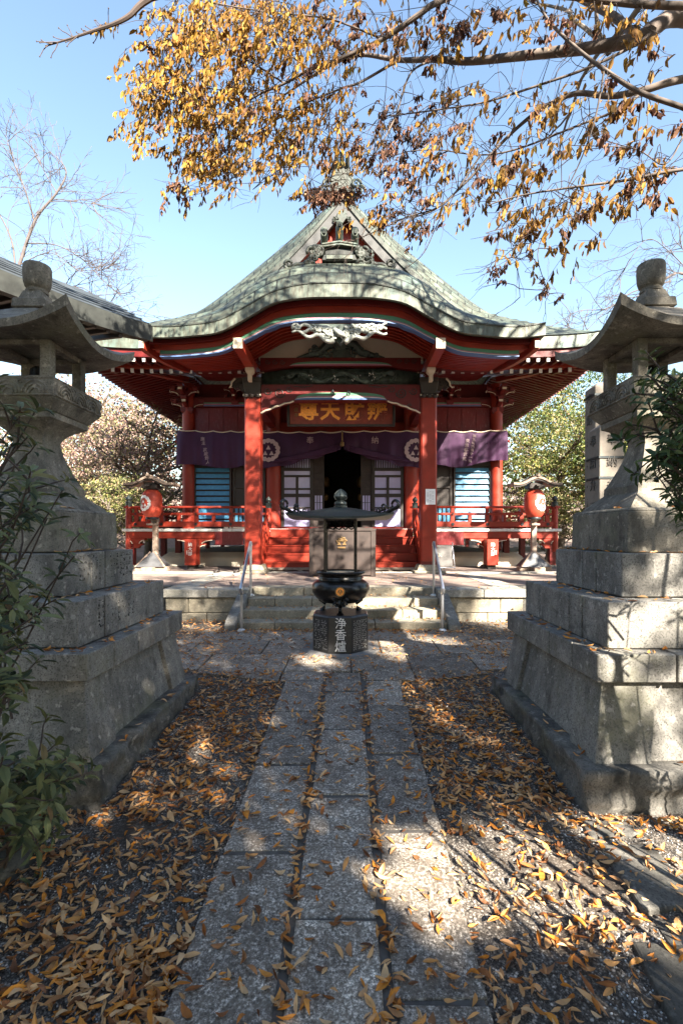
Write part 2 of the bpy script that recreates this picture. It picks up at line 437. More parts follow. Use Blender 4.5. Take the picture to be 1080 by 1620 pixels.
# ------------------------------------------------------------------ the ground, path and plaza
def gz(y): return .057 * (min(max(y, -6), 4.98) - 1.54)
PL = gz(9)                                    # plaza level, about 0.196
TL = .68                                      # terrace level
g = MB()
ys = [-60, -25, -12, -6, -3, -1, 0, .5, 1, 1.5, 2, 2.5, 3, 3.5, 4, 4.5, 4.98, 5.5, 6.5, 8, 10, 14, 20, 30, 50, 90, 160, 400]
xs = [-300, -120, -50, -25, -12, -7, -4.5, -3, -2, -1.5, -1, -.5, 0, .5, 1, 1.5, 2, 3, 4.5, 7, 12, 25, 50, 120, 300]
g.grid([[(x, y, gz(y)) for x in xs] for y in ys], uv=False)
tag(g.build('ground', M['gravel'], smooth=True), kind='structure')

# paving stones of the path: three rows of long slabs, dark mortar between
def slab(mb, x0, x1, y0, y1, h=.022, sub=4):
    """slightly uneven slab following the slope"""
    e = lambda: rng.uniform(-.007, .007)
    c = [(x0+e(), y0+e()), (x1+e(), y0+e()), (x1+e(), y1+e()), (x0+e(), y1+e())]
    dz = rng.uniform(-.003, .004)
    top = [(a, b, gz(b)+h+dz) for a, b in c]; bot = [(a, b, gz(b)-.06) for a, b in c]
    mb.add(bot+top, [(0,3,2,1),(4,5,6,7),(0,1,5,4),(1,2,6,5),(2,3,7,6),(3,0,4,7)])
mb = MB()
mid = [-1.6, -.7, .15, 1.0, 1.86, 2.65, 3.44, 4.16, 4.62]
lef = [-1.4, -.5, .4, 1.36, 2.22, 2.97, 3.74, 4.40]
rig = [-1.2, -.3, .65, 1.545, 2.36, 3.10, 3.85, 4.40]
for xa, xb, js in ((-.572, -.237, lef), (-.200, .108, mid), (.147, .445, rig)):
    for a, b in zip(js[:-1], js[1:]): slab(mb, xa, xb, a+.011, b-.011)
slab(mb, .30, .455, 4.05, 4.62)
path = mb.build('path', M['paving'], bevel=.006, seg=2); tag(path, kind='structure')
mb = MB()
mb.grid([[(x, y, gz(y)+.0165) for x in (-.555, -.2, .1, .43)] for y in (-1.5, 0, 1, 1.54, 2, 3, 4, 4.6)], uv=False)
tag(mb.build('path_mortar_ground', M['mortar']), kind='structure')

# plaza paving in front of the stairs: large flags
mb = MB()
def flag(poly, h=.022):
    dz = rng.uniform(-.003, .003)
    n = len(poly)
    vs = [(a, b, gz(b)-.05) for a, b in poly] + [(a, b, gz(b)+h+dz) for a, b in poly]
    mb.add(vs, [tuple(range(n-1, -1, -1)), tuple(range(n, 2*n))] + [(i, (i+1) % n, n+(i+1) % n, n+i) for i in range(n)])
yb = [4.66, 5.25, 5.95, 6.57]
for r in range(3):
    y0, y1 = yb[r]+.006, yb[r+1]-.006
    cuts = [[-2.4, -1.45, -.62, .02, .60, 1.25, 2.2], [-2.5, -1.75, -.95, -.35, .35, 1.0, 1.7, 2.4], [-1.9, -1.1, -.4, .2, .8, 1.6]][r]
    for a, b in zip(cuts[:-1], cuts[1:]):
        if r == 0 and a < -1.5: flag([(a+.006, y0+.10), (b-.006, y0+.04), (b-.006, y1), (a+.006, y1)])
        elif r == 0 and b > 2: flag([(a+.006, y0+.02), (b-.006, y0+.14), (b-.006, y1), (a+.006, y1)])
        else: flag([(a+.006, y0), (b-.006, y0), (b-.006, y1), (a+.006, y1)])
flag([(-1.42, 4.62), (-.64, 4.40), (-.64, 4.655), (-1.42, 4.655)])
flag([(.62, 4.40), (1.3, 4.60), (1.3, 4.655), (.62, 4.655)]); flag([(-.62, 4.41), (-.215, 4.41), (-.215, 4.655), (-.62, 4.655)]); flag([(.13, 4.41), (.60, 4.41), (.60, 4.655), (.13, 4.655)])
tag(mb.build('plaza_pavement', M['plaza'], bevel=.005), kind='structure')
mb = MB(); mb.lathe([(.44, PL-.02), (.435, PL+.0245), (.30, PL+.028)], -.095, 5.52, 36)  # low pale grey disc around the foot of the burner
tag(mb.build('pale_pavement_ring', M['pale_ring'], smooth='auto'), kind='structure')

# kerb strip and flag stone at the right edge of the gravel
mb = MB()
for a, b in ((1.50, 1.88), (1.90, 2.30), (2.32, 2.46)):
    mb.prism([(1.14, a), (1.40, a+.03), (1.42, b), (1.16, b)], -.03, gz((a+b)/2)+.016, 'z')
tag(mb.build('kerb_stone_path', M['rock'], bevel=.012, seg=2), kind='structure')
mb = MB(); mb.prism([(.955, 1.30), (1.7, 1.22), (1.75, 1.70), (1.02, 1.78)], -.06, gz(1.5)+.03, 'z')
tag(mb.build('flag_stone_path', M['dark_rock'], bevel=.012, seg=2), kind='structure')

# ------------------------------------------------------------------ stone terrace with its stairs
XC = -.17
ter = thing('stone_terrace', 'raised stone terrace with four broad steps in front of the red temple', 'terrace', (XC, 7.4, PL))
YF = 7.32
def wall_run(mb, x0, x1, z0, z1, y, th, cuts):
    e = [x0] + [c for c in cuts if x0 < c < x1] + [x1]
    for a, b in zip(e[:-1], e[1:]):
        j = rng.uniform(0, .006); mb.box(a+.005, b-.005, y-j, y+th, z0+.004, z1-.004)
mb = MB()
for x0, x1 in ((-2.74, -1.62), (1.44, 2.60)):
    wall_run(mb, x0, x1, PL-.05, PL+.13, YF-.02, .3, [x0+.62])
    wall_run(mb, x0, x1, PL+.13, TL-.125, YF, .3, [x0+.34] if x0 < 0 else [x1-.34])
for sx in (-2.74, 2.60):                       # returning side walls
    a, b = (sx, sx+.25) if sx < 0 else (sx-.25, sx)
    mb.box(a, b, YF+.29, 10.4, PL-.05, TL-.125)
mb.build('retaining_wall', M['step_stone'], ter, bevel=.01, seg=2, split='side')
mb = MB()
for x0, x1, c in ((-2.79, -1.50, -2.1), (1.32, 2.65, 2.0)):
    wall_run(mb, x0, x1, TL-.125, TL, YF-.05, .42, [c])
for x0, x1 in ((-2.79, -2.39), (2.25, 2.65)): 
    for ya, yb_ in ((7.70, 8.6), (8.6, 9.5), (9.5, 10.42)): mb.box(x0, x1, ya+.004, yb_-.004, TL-.12, TL+.002)
for a, b in zip((-7.2, -5.6, -4.0, -2.4), (-5.6, -4.0, -2.4, -.8)): mb.box(a+.004, b-.004, 10.42, 10.72, TL-.15, TL+.006)
for a, b in zip((-.8, .7, 2.2, 3.8, 5.4), (.7, 2.2, 3.8, 5.4, 7.0)): mb.box(a+.004, b-.004, 10.42, 10.72, TL-.15, TL+.006)
mb.build('cap_stone', M['cap_stone'], ter, bevel=.008, seg=2)
mb = MB(); mb.box(-2.5, 2.4, YF+.3, 10.45, PL, TL-.006)
mb.build('terrace_fill', M['earth'], ter)
cuts = [[-1.0, .35], [-.35, .75], [-1.1, -.55, .95], [-.7, .1]]
sy = [6.58, 6.89, 7.24, 7.56]; sh = [.12, .12, .12, .124]
z = PL
for k in range(4):
    mb = MB(); wall_run(mb, -1.50 if k < 3 else -1.50, 1.32, PL-.03 if k == 0 else z-.02, z+sh[k], sy[k], (.42 if k < 3 else .35), cuts[k])
    mb.build('step', M['step_stone'], ter, bevel=.010, seg=2); z += sh[k]
for sx, w in ((-1.50, -.15), (1.32, .15)):
    mb = MB(); a, b = min(sx, sx+w), max(sx, sx+w)
    mb.prism([(6.47, PL-.03), (6.47, PL+.10), (6.55, PL+.16), (7.48, TL+.02), (7.56, TL-.02), (7.56, PL-.03)], a, b, 'x')
    mb.build('cheek_stone', M['granite'], ter, bevel=.015, seg=2)

# raised packed-earth forecourt left and right of the terrace, stone faced
fore = MB()
fore.box(-16, -2.76, 8.05, 34, PL-.1, TL-.02); fore.box(2.62, 16, 8.05, 34, PL-.1, TL-.02); fore.box(-2.76, 2.62, 10.45, 34, PL-.1, TL-.012)
tag(fore.build('forecourt_ground', M['earth']), kind='structure')
mb = MB()
for x0, x1 in ((-7, -2.80), (2.66, 7)):
    k = x0
    while k < x1-.1:
        e = min(k+rng.uniform(.7, 1.1), x1); mb.box(k+.004, e-.004, 7.92, 8.04, PL-.05, TL-.2); mb.box(k+.004, e-.004, 7.86, 8.06, TL-.19, TL-.015); k = e
tag(mb.build('forecourt_edge_wall', M['rock'], bevel=.01), 'low dark stone edging along the packed earth beside the terrace', 'edging')

# ------------------------------------------------------------------ the two big stone lanterns
def make_lantern(cx, cy, label):
    zg = gz(cy)
    t = thing('stone_lantern', label, 'stone lantern', (cx, cy, zg), 'tall stone lanterns flanking the path')
    def rough_block(mb, x0, x1, y0, y1, z0, z1, amp):
        bm = bmesh.new()
        bmesh.ops.create_cube(bm, size=1)
        for v in bm.verts: v.co = Vector((x0+(v.co.x+.5)*(x1-x0), y0+(v.co.y+.5)*(y1-y0), z0+(v.co.z+.5)*(z1-z0)))
        bmesh.ops.subdivide_edges(bm, edges=bm.edges[:], cuts=13, use_grid_fill=True)
        for v in bm.verts:
            q = v.co*9; n = mnoise.noise_vector(q) + .6*mnoise.noise_vector(q*2.6); tp = 1-.8*max(0, (v.co.z-z1+.06)/.06)
            v.co += Vector((n.x*tp, n.y*tp, n.z*.12))*amp
            # rounded top edge
        bm.verts.index_update()
        mb.add([v.co.copy() for v in bm.verts], [tuple(v.index for v in f.verts) for f in bm.faces]); bm.free()
    # rough footing of quarry-faced stones
    mb = MB(); a = .86; z0, z1 = -.12, .275
    for (x0, x1, y0, y1) in ((cx-a, cx+a, cy-a, cy-.30), (cx-a, cx+a, cy+.62, cy+a), (cx-a, cx-.2, cy-.31, cy+.63), (cx+.1, cx+a, cy-.31, cy+.63)):
        rough_block(mb, x0+.006, x1-.006, y0+.006, y1-.006, z0, z1, .034)
    mb.build('rough_footing', M['rock'], t, smooth=True)
    # battered dado with corner pilasters
    mb = MB(); mb.frust(cx, cy, .272, .70, .738, .666)
    mb.build('dado', M['granite'], t, bevel=.006)
    mb = MB()
    for sx in (-1, 1):
        for sy_ in (-1, 1):
            for ww, (ux, uy) in ((.30, (1, 0)), (.30, (0, 1))):
                pass
            x_o0, x_o1, w = .772, .70, .30
            def q(r, s2, z): return (cx+sx*r, cy+sy_*s2, z)
            vs = [q(.772,.772,.272), q(.772-w,.772,.272), q(.772-w,.772-w,.272), q(.772,.772-w,.272),
                  q(.700,.700,.698), q(.700-w,.700,.698), q(.700-w,.700-w,.698), q(.700,.700-w,.698)]
            mb.add(vs, [(0,3,2,1),(4,5,6,7),(0,1,5,4),(1,2,6,5),(2,3,7,6),(3,0,4,7)])
    mb.build('corner_pilaster', M['granite'], t, bevel=.004, seg=1, split='each')
    def tier(name, half, z0, z1, cuts_x, cuts_y, mat):
        """a ring course of cut blocks with fine joints"""
        mb = MB(); c1 = [-half]+cuts_x+[half]; c2 = [-half+.3]+cuts_y+[half-.3]
        for a_, b_ in zip(c1[:-1], c1[1:]):
            for s_ in (-1, 1):
                j = rng.uniform(0, .004)
                mb.box(cx+a_+.006, cx+b_-.006, *sorted((cy+s_*(half-j), cy+s_*(half-.3))), z0+.002, z1-rng.uniform(0, .004))
        for a_, b_ in zip(c2[:-1], c2[1:]):
            for s_ in (-1, 1):
                mb.box(*sorted((cx+s_*(half-rng.uniform(0, .004)), cx+s_*(half-.3))), cy+a_+.006, cy+b_-.006, z0+.002, z1-rng.uniform(0, .004))
        mb.box(cx-half+.2, cx+half-.2, cy-half+.2, cy+half-.2, z0+.004, z1-.006)
        mb.build(name, mat, t, bevel=.0045, seg=1)
    tier('plinth_slab', .755, .700, .855, [-.32, .30], [-.12], M['granite'])
    tier('base_course', .640, .857, 1.122, [.18], [-.16, ], M['granite'])
    tier('base_course', .465, 1.124, 1.385, [.16], [.02], M['granite'])
    mb = MB(); mb.frust(cx, cy, 1.387, 1.645, .378, .372)
    mb.frust(cx, cy, 1.645, 1.665, .372, .355)
    mb.build('pedestal_block', M['granite_light'], t, bevel=.008, seg=2)
    # flared, waisted square shaft
    mb = MB()
    prof = [(.325, 1.665), (.312, 1.685), (.225, 1.765), (.215, 1.775), (.213, 1.825)]
    prof += [(.208-.106*(k/9)**.85*(1+.12*math.sin(math.pi*k/9)), 1.83+.29*k/9) for k in range(10)]
    prof += [(.100+.125*(k/6)**2.2, 2.12+.14*k/6) for k in range(1, 7)]
    prof += [(.228, 2.262), (.230, 2.300)]
    rows = []
    for r_, z_ in prof: rows.append((r_, z_))
    n0 = 0
    vs = []; fs = []
    for r_, z_ in prof: vs += [(cx-r_,cy-r_,z_),(cx+r_,cy-r_,z_),(cx+r_,cy+r_,z_),(cx-r_,cy+r_,z_)]
    for i in range(len(prof)-1):
        for j in range(4): fs.append((4*i+j, 4*i+(j+1) % 4, 4*i+4+(j+1) % 4, 4*i+4+j))
    fs += [(3,2,1,0), tuple(4*(len(prof)-1)+j for j in range(4))]
    mb.add(vs, fs); mb.build('shaft', M['granite_light'], t, smooth='auto')
    # carved platform
    mb = MB(); mb.frust(cx, cy, 2.302, 2.375, .235, .292); mb.frust(cx, cy, 2.375, 2.500, .292, .296)
    mb.build('platform', M['granite_light'], t, bevel=.006)
    mb = MB()
    def face(sgn, axis, u, z, out):
        return (cx+sgn*out, cy+u, z) if axis == 'x' else (cx+u, cy+sgn*out, z)
    for axis in 'xy':
        for sgn in (-1, 1):
            for u0 in (-.17, .0, .17):              # waves carved as nested arches
                for rr in (.082, .058, .034):
                    pts = [face(sgn, axis, u0+rr*math.cos(a_), 2.395+rr*math.sin(a_), .296) for a_ in np.linspace(.05, math.pi-.05, 11)]
                    mb.tube(pts, .0065, 5)
            for q0 in (-.085, .085):
                pts = [face(sgn, axis, q0+.03*(1-.12*k)*math.cos(k*.9), 2.468+.02*(1-.12*k)*math.sin(k*.9), .296) for k in range(8)]
                mb.tube(pts, .006, 5)
            for zz in (2.386, 2.492):
                mb.tube([face(sgn, axis, -.28, zz, .295), face(sgn, axis, .28, zz, .295)], .005, 5)
    mb.build('wave_carving', M['granite_light'], t, smooth=True)
    # fire box: four posts under a lintel, open on all sides
    for sx in (-1, 1):
        for sy_ in (-1, 1):
            mb = MB(); mb.cbox((cx+sx*.185, cy+sy_*.185, 2.635), (.068, .068, .27))
            mb.build('post', M['granite_light'], t, bevel=.005)
    mb = MB()
    for sgn in (-1, 1):
        mb.box(cx-.151, cx+.151, cy+sgn*.185-.028, cy+sgn*.185+.028, 2.735, 2.770)
        mb.box(cx+sgn*.185-.028, cx+sgn*.185+.028, cy-.151, cy+.151, 2.735, 2.770)
        mb.box(cx-.151, cx+.151, cy+sgn*.185-.03, cy+sgn*.185+.03, 2.500, 2.535)
        mb.box(cx+sgn*.185-.03, cx+sgn*.185+.03, cy-.151, cy+.151, 2.500, 2.535)
    mb.build('fire_box_rail', M['granite_light'], t, bevel=.004, split='each')
    mb = MB(); mb.lathe([(.03, 2.50), (.035, 2.52), (.012, 2.53), (.012, 2.56), (.05, 2.585), (.045, 2.64), (.02, 2.66)], cx, cy, 12)
    mb.build('lamp_holder', M['bronze'], t, smooth='auto')
    # swept roof with raised corners
    mb = MB(); N = 16; H = .470
    def ztop(a_, b_):
        u = max(abs(a_), abs(b_)); v = min(abs(a_), abs(b_))
        r_ = u/H
        zc = 3.135-.335*(r_**.72)
        return zc + .140*(v/H)**2.3*(r_**2)
    top = []; bot = []
    for i in range(N+1):
        ra = []; rb = []
        for j in range(N+1):
            a_ = -H+2*H*i/N; b_ = -H+2*H*j/N
            bow = 1-.05*(1-(min(abs(a_), abs(b_))/H)**2)*(max(abs(a_), abs(b_))/H)**3
            ra.append((cx+a_*bow, cy+b_*bow, ztop(a_, b_)))
            u = max(abs(a_), abs(b_))/H; v = min(abs(a_), abs(b_))/H
            zb = 2.772 if u < .5 else 2.772-.012*(u-.5)/.5+.110*(v**2.3)*((u-.5)/.5)**1.5
            rb.append((cx+a_*bow*.985, cy+b_*bow*.985, min(zb, ztop(a_, b_)-.048)))
        top.append(ra); bot.append(rb)
    mb.grid(top, uv=False); mb.grid([r_[::-1] for r_ in bot], uv=False)
    def rim(seq_t, seq_b):
        vs = []; fs = []
        for p_, q_ in zip(seq_t, seq_b): vs += [p_, q_]
        for k in range(len(seq_t)-1): fs.append((2*k, 2*k+1, 2*k+3, 2*k+2))
        mb.add(vs, fs)
    rim(top[0], bot[0]); rim(top[-1], bot[-1]); rim([r_[0] for r_ in top], [r_[0] for r_ in bot]); rim([r_[-1] for r_ in top], [r_[-1] for r_ in bot])
    rf = mb.build('roof', M['granite_light'], t, smooth='auto')
    bm = bmesh.new(); bm.from_mesh(rf.data); bmesh.ops.remove_doubles(bm, verts=bm.verts, dist=.0005); bmesh.ops.recalc_face_normals(bm, faces=bm.faces); bm.to_mesh(rf.data); bm.free()
    rf.data.shade_smooth(); rf.data.set_sharp_from_angle(angle=R(38))
    mb = MB(); mb.frust(cx, cy, 3.03, 3.095, .112, .105); mb.frust(cx, cy, 3.095, 3.165, .085, .062)
    mb.build('finial_seat', M['granite_light'], t, bevel=.006)
    mb = MB(); mb.lathe([(.070, 3.163), (.072, 3.178), (.060, 3.186), (.062, 3.196), (.076, 3.206), (.085, 3.235), (.089, 3.29), (.088, 3.345), (.083, 3.358), (.05, 3.364), (.018, 3.366), (.014, 3.380), (.006, 3.386)], cx, cy, 24)
    mb.build('finial', M['granite_light'], t, smooth='auto')
    # rows of cut characters, worn past reading
    mb = MB()
    for (u0, u1, z0_, z1_, out) in ((-.40, .05, .895, 1.09, .6405), (-.30, -.02, 1.16, 1.35, .4655), (.1, .40, 1.16, 1.35, .4655)):
        u = u0
        while u < u1:
            zz = z1_
            while zz > z0_+.02:
                for _ in range(2 if rng.random() < .8 else 0):
                    du = rng.uniform(-.012, .012); dz = rng.uniform(-.012, .012); w_, h_ = (rng.uniform(.008, .016), .0035) if rng.random() < .6 else (.0035, rng.uniform(.008, .016))
                    s_ = 1 if cx < 0 else -1
                    xx = cx+s_*out; mb.box(min(xx, xx-s_*.01), max(xx, xx+s_*.001), cy+u+du-w_/2, cy+u+du+w_/2, zz+dz-h_/2, zz+dz+h_/2)
                zz -= .036
            u += .05
    mb.build('worn_inscription', M['letter_cut'], t)
    return t
lanL = make_lantern(-2.16, 3.40, 'tall grey stone lantern on a stepped base, standing in full shade behind the azalea bush')
lanR = make_lantern(2.08, 3.38, 'tall stone lantern on a stepped base with sun and branch shadows on its front')
# ------------------------------------------------------------------ the red temple
XC = -.18; YW = 13.30; FL = 1.62                # axis, front wall, veranda floor
tem = thing('temple', 'red lacquered temple with a green copper roof and curved porch gable', 'temple', (XC, YW, TL))
RB = [M['red'], M['white'], M['red_dark'], M['gold'], M['black_wood']]
def T(mb, name, mats, parent=None, **k): return mb.build(name, mats, parent or tem, **k)
WH = 6.20; YE0, YE1 = 11.30, 22.7
def p(t): return 6.07 + .66*t + .02*t*t
def up(x, y):                                    # upturn at the eave corners
    return .16*(min(1, abs(x-XC)/WH)**9)*1.0
# --- podium, floor, veranda
mb = MB(); mb.box(XC-4.75, XC+4.75, 12.85, 22.2, TL-.05, TL+.22); mb.frust(XC, 17.5, TL+.22, TL+.34, 4.75, 4.6, 4.65, 4.5)
T(mb, 'podium', M['podium'], bevel=.03, seg=3)
mb = MB(); k = XC-5.34
VX = 5.34; VY = 12.0
mb.box(XC-VX, XC+VX, VY+.03, YW+.1, FL-.06, FL); mb.box(XC-VX, XC-4.1, YW+.1, 21.5, FL-.06, FL); mb.box(XC+4.1, XC+VX, YW+.1, 21.5, FL-.06, FL)
T(mb, 'veranda_floor', M['red_dark'])
mb = MB()
e = np.linspace(XC-VX-.03, XC+VX+.03, 9)
for a, b in zip(e[:-1], e[1:]): mb.box(a+.003, b-.003, VY-.03, VY+.03, FL-.055, FL+.012)
for sx in (XC-VX-.03, XC+VX-.03): mb.box(sx, sx+.06, VY+.031, 21.5, FL-.055, FL+.012)
T(mb, 'floor_edge', M['white'], bevel=.004)
mb = MB()
for x0, x1 in ((XC-VX+.05, XC-1.80), (XC+1.80, XC+VX-.05)): mb.box(x0, x1, VY+.01, VY+.20, FL-.225, FL-.062)
for sx in (XC-VX+.05, XC+VX-.21): mb.box(sx, sx+.16, VY+.22, 21.4, FL-.225, FL-.062)
T(mb, 'veranda_beam', M['red'], bevel=.008, split='each')
def hijiki(mb, x, y0, y1, z, L, h):
    """bracket arm under the beam: flat top, scooped ends"""
    pl = [(-L, 0), (-L, -h*.30)] + [(-L+L*.62*math.sin(a), -h*.30-h*.7*(1-math.cos(a))) for a in np.linspace(.25, math.pi/2, 6)]
    pl += [(-q[0], q[1]) for q in pl[::-1]]
    mb.prism([(x+a, z+b) for a, b in pl], y0, y1)
mb = MB(); mw = MB()
for s in (-1, 1):
    for px in (3.60, 5.05):
        hijiki(mb, XC+s*px, VY+.03, VY+.19, FL-.226, .46 if px < 4 else .22, .13)
        hijiki(mb, XC+s*px, VY+.05, VY+.17, FL-.35, .27 if px < 4 else .16, .12)
        for t_ in (-1, 1):
            L = .46 if px < 4 else .22
            pts = [(XC+s*px+t_*(L*(.38+.62*(1-math.sin(a)))), VY+.025, FL-.226-.13*.3-.13*.7*(1-math.cos(a))-.004) for a in np.linspace(.1, 1.5, 7)]
            mw.tube(pts, .011, 5)
            if px < 4:
                L = .27; pts = [(XC+s*px+t_*(L*(.38+.62*(1-math.sin(a)))), VY+.045, FL-.35-.12*.3-.12*.7*(1-math.cos(a))-.004) for a in np.linspace(.1, 1.5, 7)]
                mw.tube(pts, .010, 5)
T(mb, 'bracket_arm', M['red'], bevel=.006, split='each'); T(mw, 'bracket_edging', M['plaster'])
for s in (-1, 1):                                # lettered boxed posts
    x = XC+s*3.60
    mb = MB(); mb.box(x-.135, x+.135, VY-.33, VY-.0, TL+.075, TL+.70)
    o = T(mb, 'lettered_post', M['red'], bevel=.008); o['label'] = 'boxed red post end with three white characters'
    mb = MB()
    for ch, z in (('納', 1.245), ('大', 1.135), ('部', 1.03)): text_mesh(mb, ch, (x, VY-.332, z), .105)
    xx = x-s*-.0+(-.075 if s < 0 else .075)
    for z in (1.10, 1.075, 1.05, 1.025): mb.box(xx-.014, xx+.014, VY-.336, VY-.331, z-.006, z+.006)
    T(mb, 'lettering', M['letter_white'], o)
    mb = MB(); mb.box(x-.09, x+.09, VY-.25, VY-.02, TL-.02, TL+.08); T(mb, 'post_foot', M['black_wood'])
    for px, py in ((5.18, VY+.12), (3.60, VY+.12), (2.25, VY+.3), (5.18, 14.2), (5.18, 16.4), (4.35, 13.05), (5.18, 18.6), (5.18, 20.8)):
        mb = MB(); mb.box(XC+s*px-.075, XC+s*px+.075, py-.075, py+.075, TL+.06, FL-.23)
        mb.cur = 1; mb.frust(XC+s*px, py, TL-.02, TL+.06, .17, .13)
        T(mb, 'veranda_post', [M['red_dark'], M['rock']], bevel=.006)
for s, x0, x1 in ((-1, XC-3.09, XC-2.40), (1, XC+2.27, XC+2.97)):
    mb = MB(); mb.box(x0, x1, VY-.035, VY-.005, FL-.37, FL-.058); mb.box(x0-.01, x1+.01, VY-.045, VY-.002, FL-.385, FL-.362)
    T(mb, 'hanging_panel', M['red_board'], bevel=.004)
# --- railing
def newel(x, y, z0, h, r=.075):
    mb = MB(); mb.lathe([(r, z0), (r, z0+h), (r*.96, z0+h+.01)], x, y, 16); o = T(mb, 'newel_post', M['red'], smooth='auto')
    mb = MB(); z = z0+h
    mb.lathe([(r*1.06, z), (r*1.06, z+.05), (r*.98, z+.055), (r*.98, z+.10), (r*1.08, z+.105), (r*1.08, z+.125), (r*.6, z+.135), (r*.5, z+.15), (r*.85, z+.17), (r*.98, z+.2), (r*.8, z+.235), (r*.35, z+.262), (r*.08, z+.285)], x, y, 16)
    T(mb, 'newel_cap', M['bronze_green'], o, smooth='auto')
RY = VY+.07
for s in (-1, 1):
    xo, xi = XC+s*(VY-VY+5.24), XC+s*1.80
    newel(xo, RY, FL-.55, 1.10); newel(xi, RY, FL, .52, .07)
    a, b = sorted((xo, xi)); mb = MB()
    mb.tube([(a-.12, RY, FL+.545), (b+(.12 if s > 0 else 0), RY, FL+.545)], .032, 10); T(mb, 'hand_rail', M['red'], smooth=True)
    mb = MB(); mb.box(a, b, RY-.025, RY+.025, FL+.345, FL+.405); T(mb, 'middle_rail', M['red'], bevel=.004)
    mb = MB(); mb.box(a, b, RY-.05, RY+.05, FL+.06, FL+.19); T(mb, 'base_rail', M['red'], bevel=.006)
    mb = MB(); q = XC+s*2.35
    for fx in (2.72, 3.57, 4.42, 5.05):
        x = XC+s*fx; mb.box(x-.05, x+.05, RY-.035, RY+.035, FL+.19, FL+.345); mb.box(x-.04, x+.04, RY-.033, RY+.033, FL+.405, FL+.52)
    for fx in (2.3, 3.15, 4.0, 4.75): x = XC+s*fx; mb.box(x-.04, x+.04, RY-.03, RY+.03, FL+.19, FL+.345)
    T(mb, 'baluster', M['red'], bevel=.005, split='each')
    mb = MB()
    for fx in (2.72, 3.57, 4.42, 5.05):
        for z, rr in ((FL+.125, .038), (FL+.375, .022)):
            x = XC+s*fx; mb.tube([(x, RY-.056, z), (x, RY-.070, z)], rr, 8)
    T(mb, 'nail_cover', M['iron'], split='each')
    # side run going back
    mb = MB(); xs_ = XC+s*5.24
    mb.tube([(xs_, RY-.12, FL+.545), (xs_, 21.3, FL+.545)], .032, 8); mb.box(xs_-.025, xs_+.025, RY+.06, 21.3, FL+.345, FL+.405); mb.box(xs_-.05, xs_+.05, RY+.06, 21.3, FL+.06, FL+.19)
    y = RY+.85
    while y < 21.3: mb.box(xs_-.035, xs_+.035, y-.05, y+.05, FL+.19, FL+.52); y += .85
    T(mb, 'side_railing', M['red'])
# --- front stair
z = TL
for k in range(5):
    h = (FL-TL)/5; mb = MB(); y = 11.0+.25*k
    mb.box(XC-1.74, XC+1.74, y, y+.30 if k < 4 else VY-.04, z+.004, z+h)
    mb.box(XC-1.76, XC+1.76, y-.018, y+.30 if k < 4 else VY-.035, z+h-.035, z+h+.003)
    T(mb, 'stair_tread', M['red'], bevel=.005); z += h
mb = MB(); mb.box(XC-1.75, XC-.2, 10.86, 10.97, TL+.02, TL+.075); mb.box(XC+.1, XC+1.75, 10.86, 10.97, TL+.02, TL+.075)
for x in (-1.6, -.9, .4, 1.1, 1.65): mb.box(XC+x-.05, XC+x+.05, 10.84, 10.98, TL-.01, TL+.02)
T(mb, 'duckboard', M['old_wood'], bevel=.004)
for s in (-1, 1):
    mb = MB(); x = XC+s*1.80
    mb.prism([(10.95, TL), (10.95, TL+.22), (VY-.05, FL+.02), (VY-.05, TL)], min(x, x-s*.05), max(x, x-s*.05), 'x')
    T(mb, 'stair_string', M['red'])
    mb = MB()
    for dz, r in ((.50, .032), (.34, .022), (.17, .03)):
        pts = [(x, VY+.02-(VY+.02-10.98)*t, FL+dz-(FL-TL-.1)*(t**.85)+(.06*math.sin(math.pi*t))) for t in np.linspace(0, 1, 12)]
        mb.tube(pts, r, 8)
    for t in (.3, .62, .95):
        yy = VY+.02-(VY-10.96)*t; zz = FL-(FL-TL-.1)*(t**.85); mb.box(x-.03, x+.03, yy-.035, yy+.035, zz+.02, zz+.52)
    T(mb, 'stair_rail', M['red'], smooth='auto')
# --- hall body
mb = MB()
mb.box(XC-4.16, XC-1.86, YW+.12, YW+.20, FL-.02, 5.6); mb.box(XC+1.86, XC+4.16, YW+.12, YW+.20, FL-.02, 5.6); mb.box(XC-1.86, XC+1.86, YW+.12, YW+.20, 4.30, 5.6)
for s in (-1, 1): mb.box(min(XC+s*4.16, XC+s*4.04), max(XC+s*4.16, XC+s*4.04), YW+.2, 21.0, FL-.02, 5.6)
mb.box(XC-4.16, XC+4.16, 20.88, 21.0, FL-.02, 5.6)
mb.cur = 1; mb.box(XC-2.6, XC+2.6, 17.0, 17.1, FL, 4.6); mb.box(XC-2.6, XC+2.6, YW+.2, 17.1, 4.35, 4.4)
for s in (-1, 1): mb.box(min(XC+s*2.6, XC+s*2.5), max(XC+s*2.6, XC+s*2.5), YW+.2, 17.0, FL, 4.35)
mb.box(XC-2.6, XC+2.6, YW+.05, 17.0, FL-.05, FL+.012)
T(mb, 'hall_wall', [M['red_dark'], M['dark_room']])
mb = MB()                                        # altar furniture glinting inside
mb.cur = 0
for s in (-1, 1):
    mb.lathe([(.10, 2.95), (.14, 3.0), (.14, 3.2), (.10, 3.25), (.02, 3.3)], XC+s*.56, 15.2, 10)
    mb.lathe([(.05, 2.5), (.09, 2.56), (.09, 2.64), (.04, 2.7)], XC+s*.52, 14.6, 10)
T(mb, 'altar_lamp', M['brass'], smooth='auto', split='each')
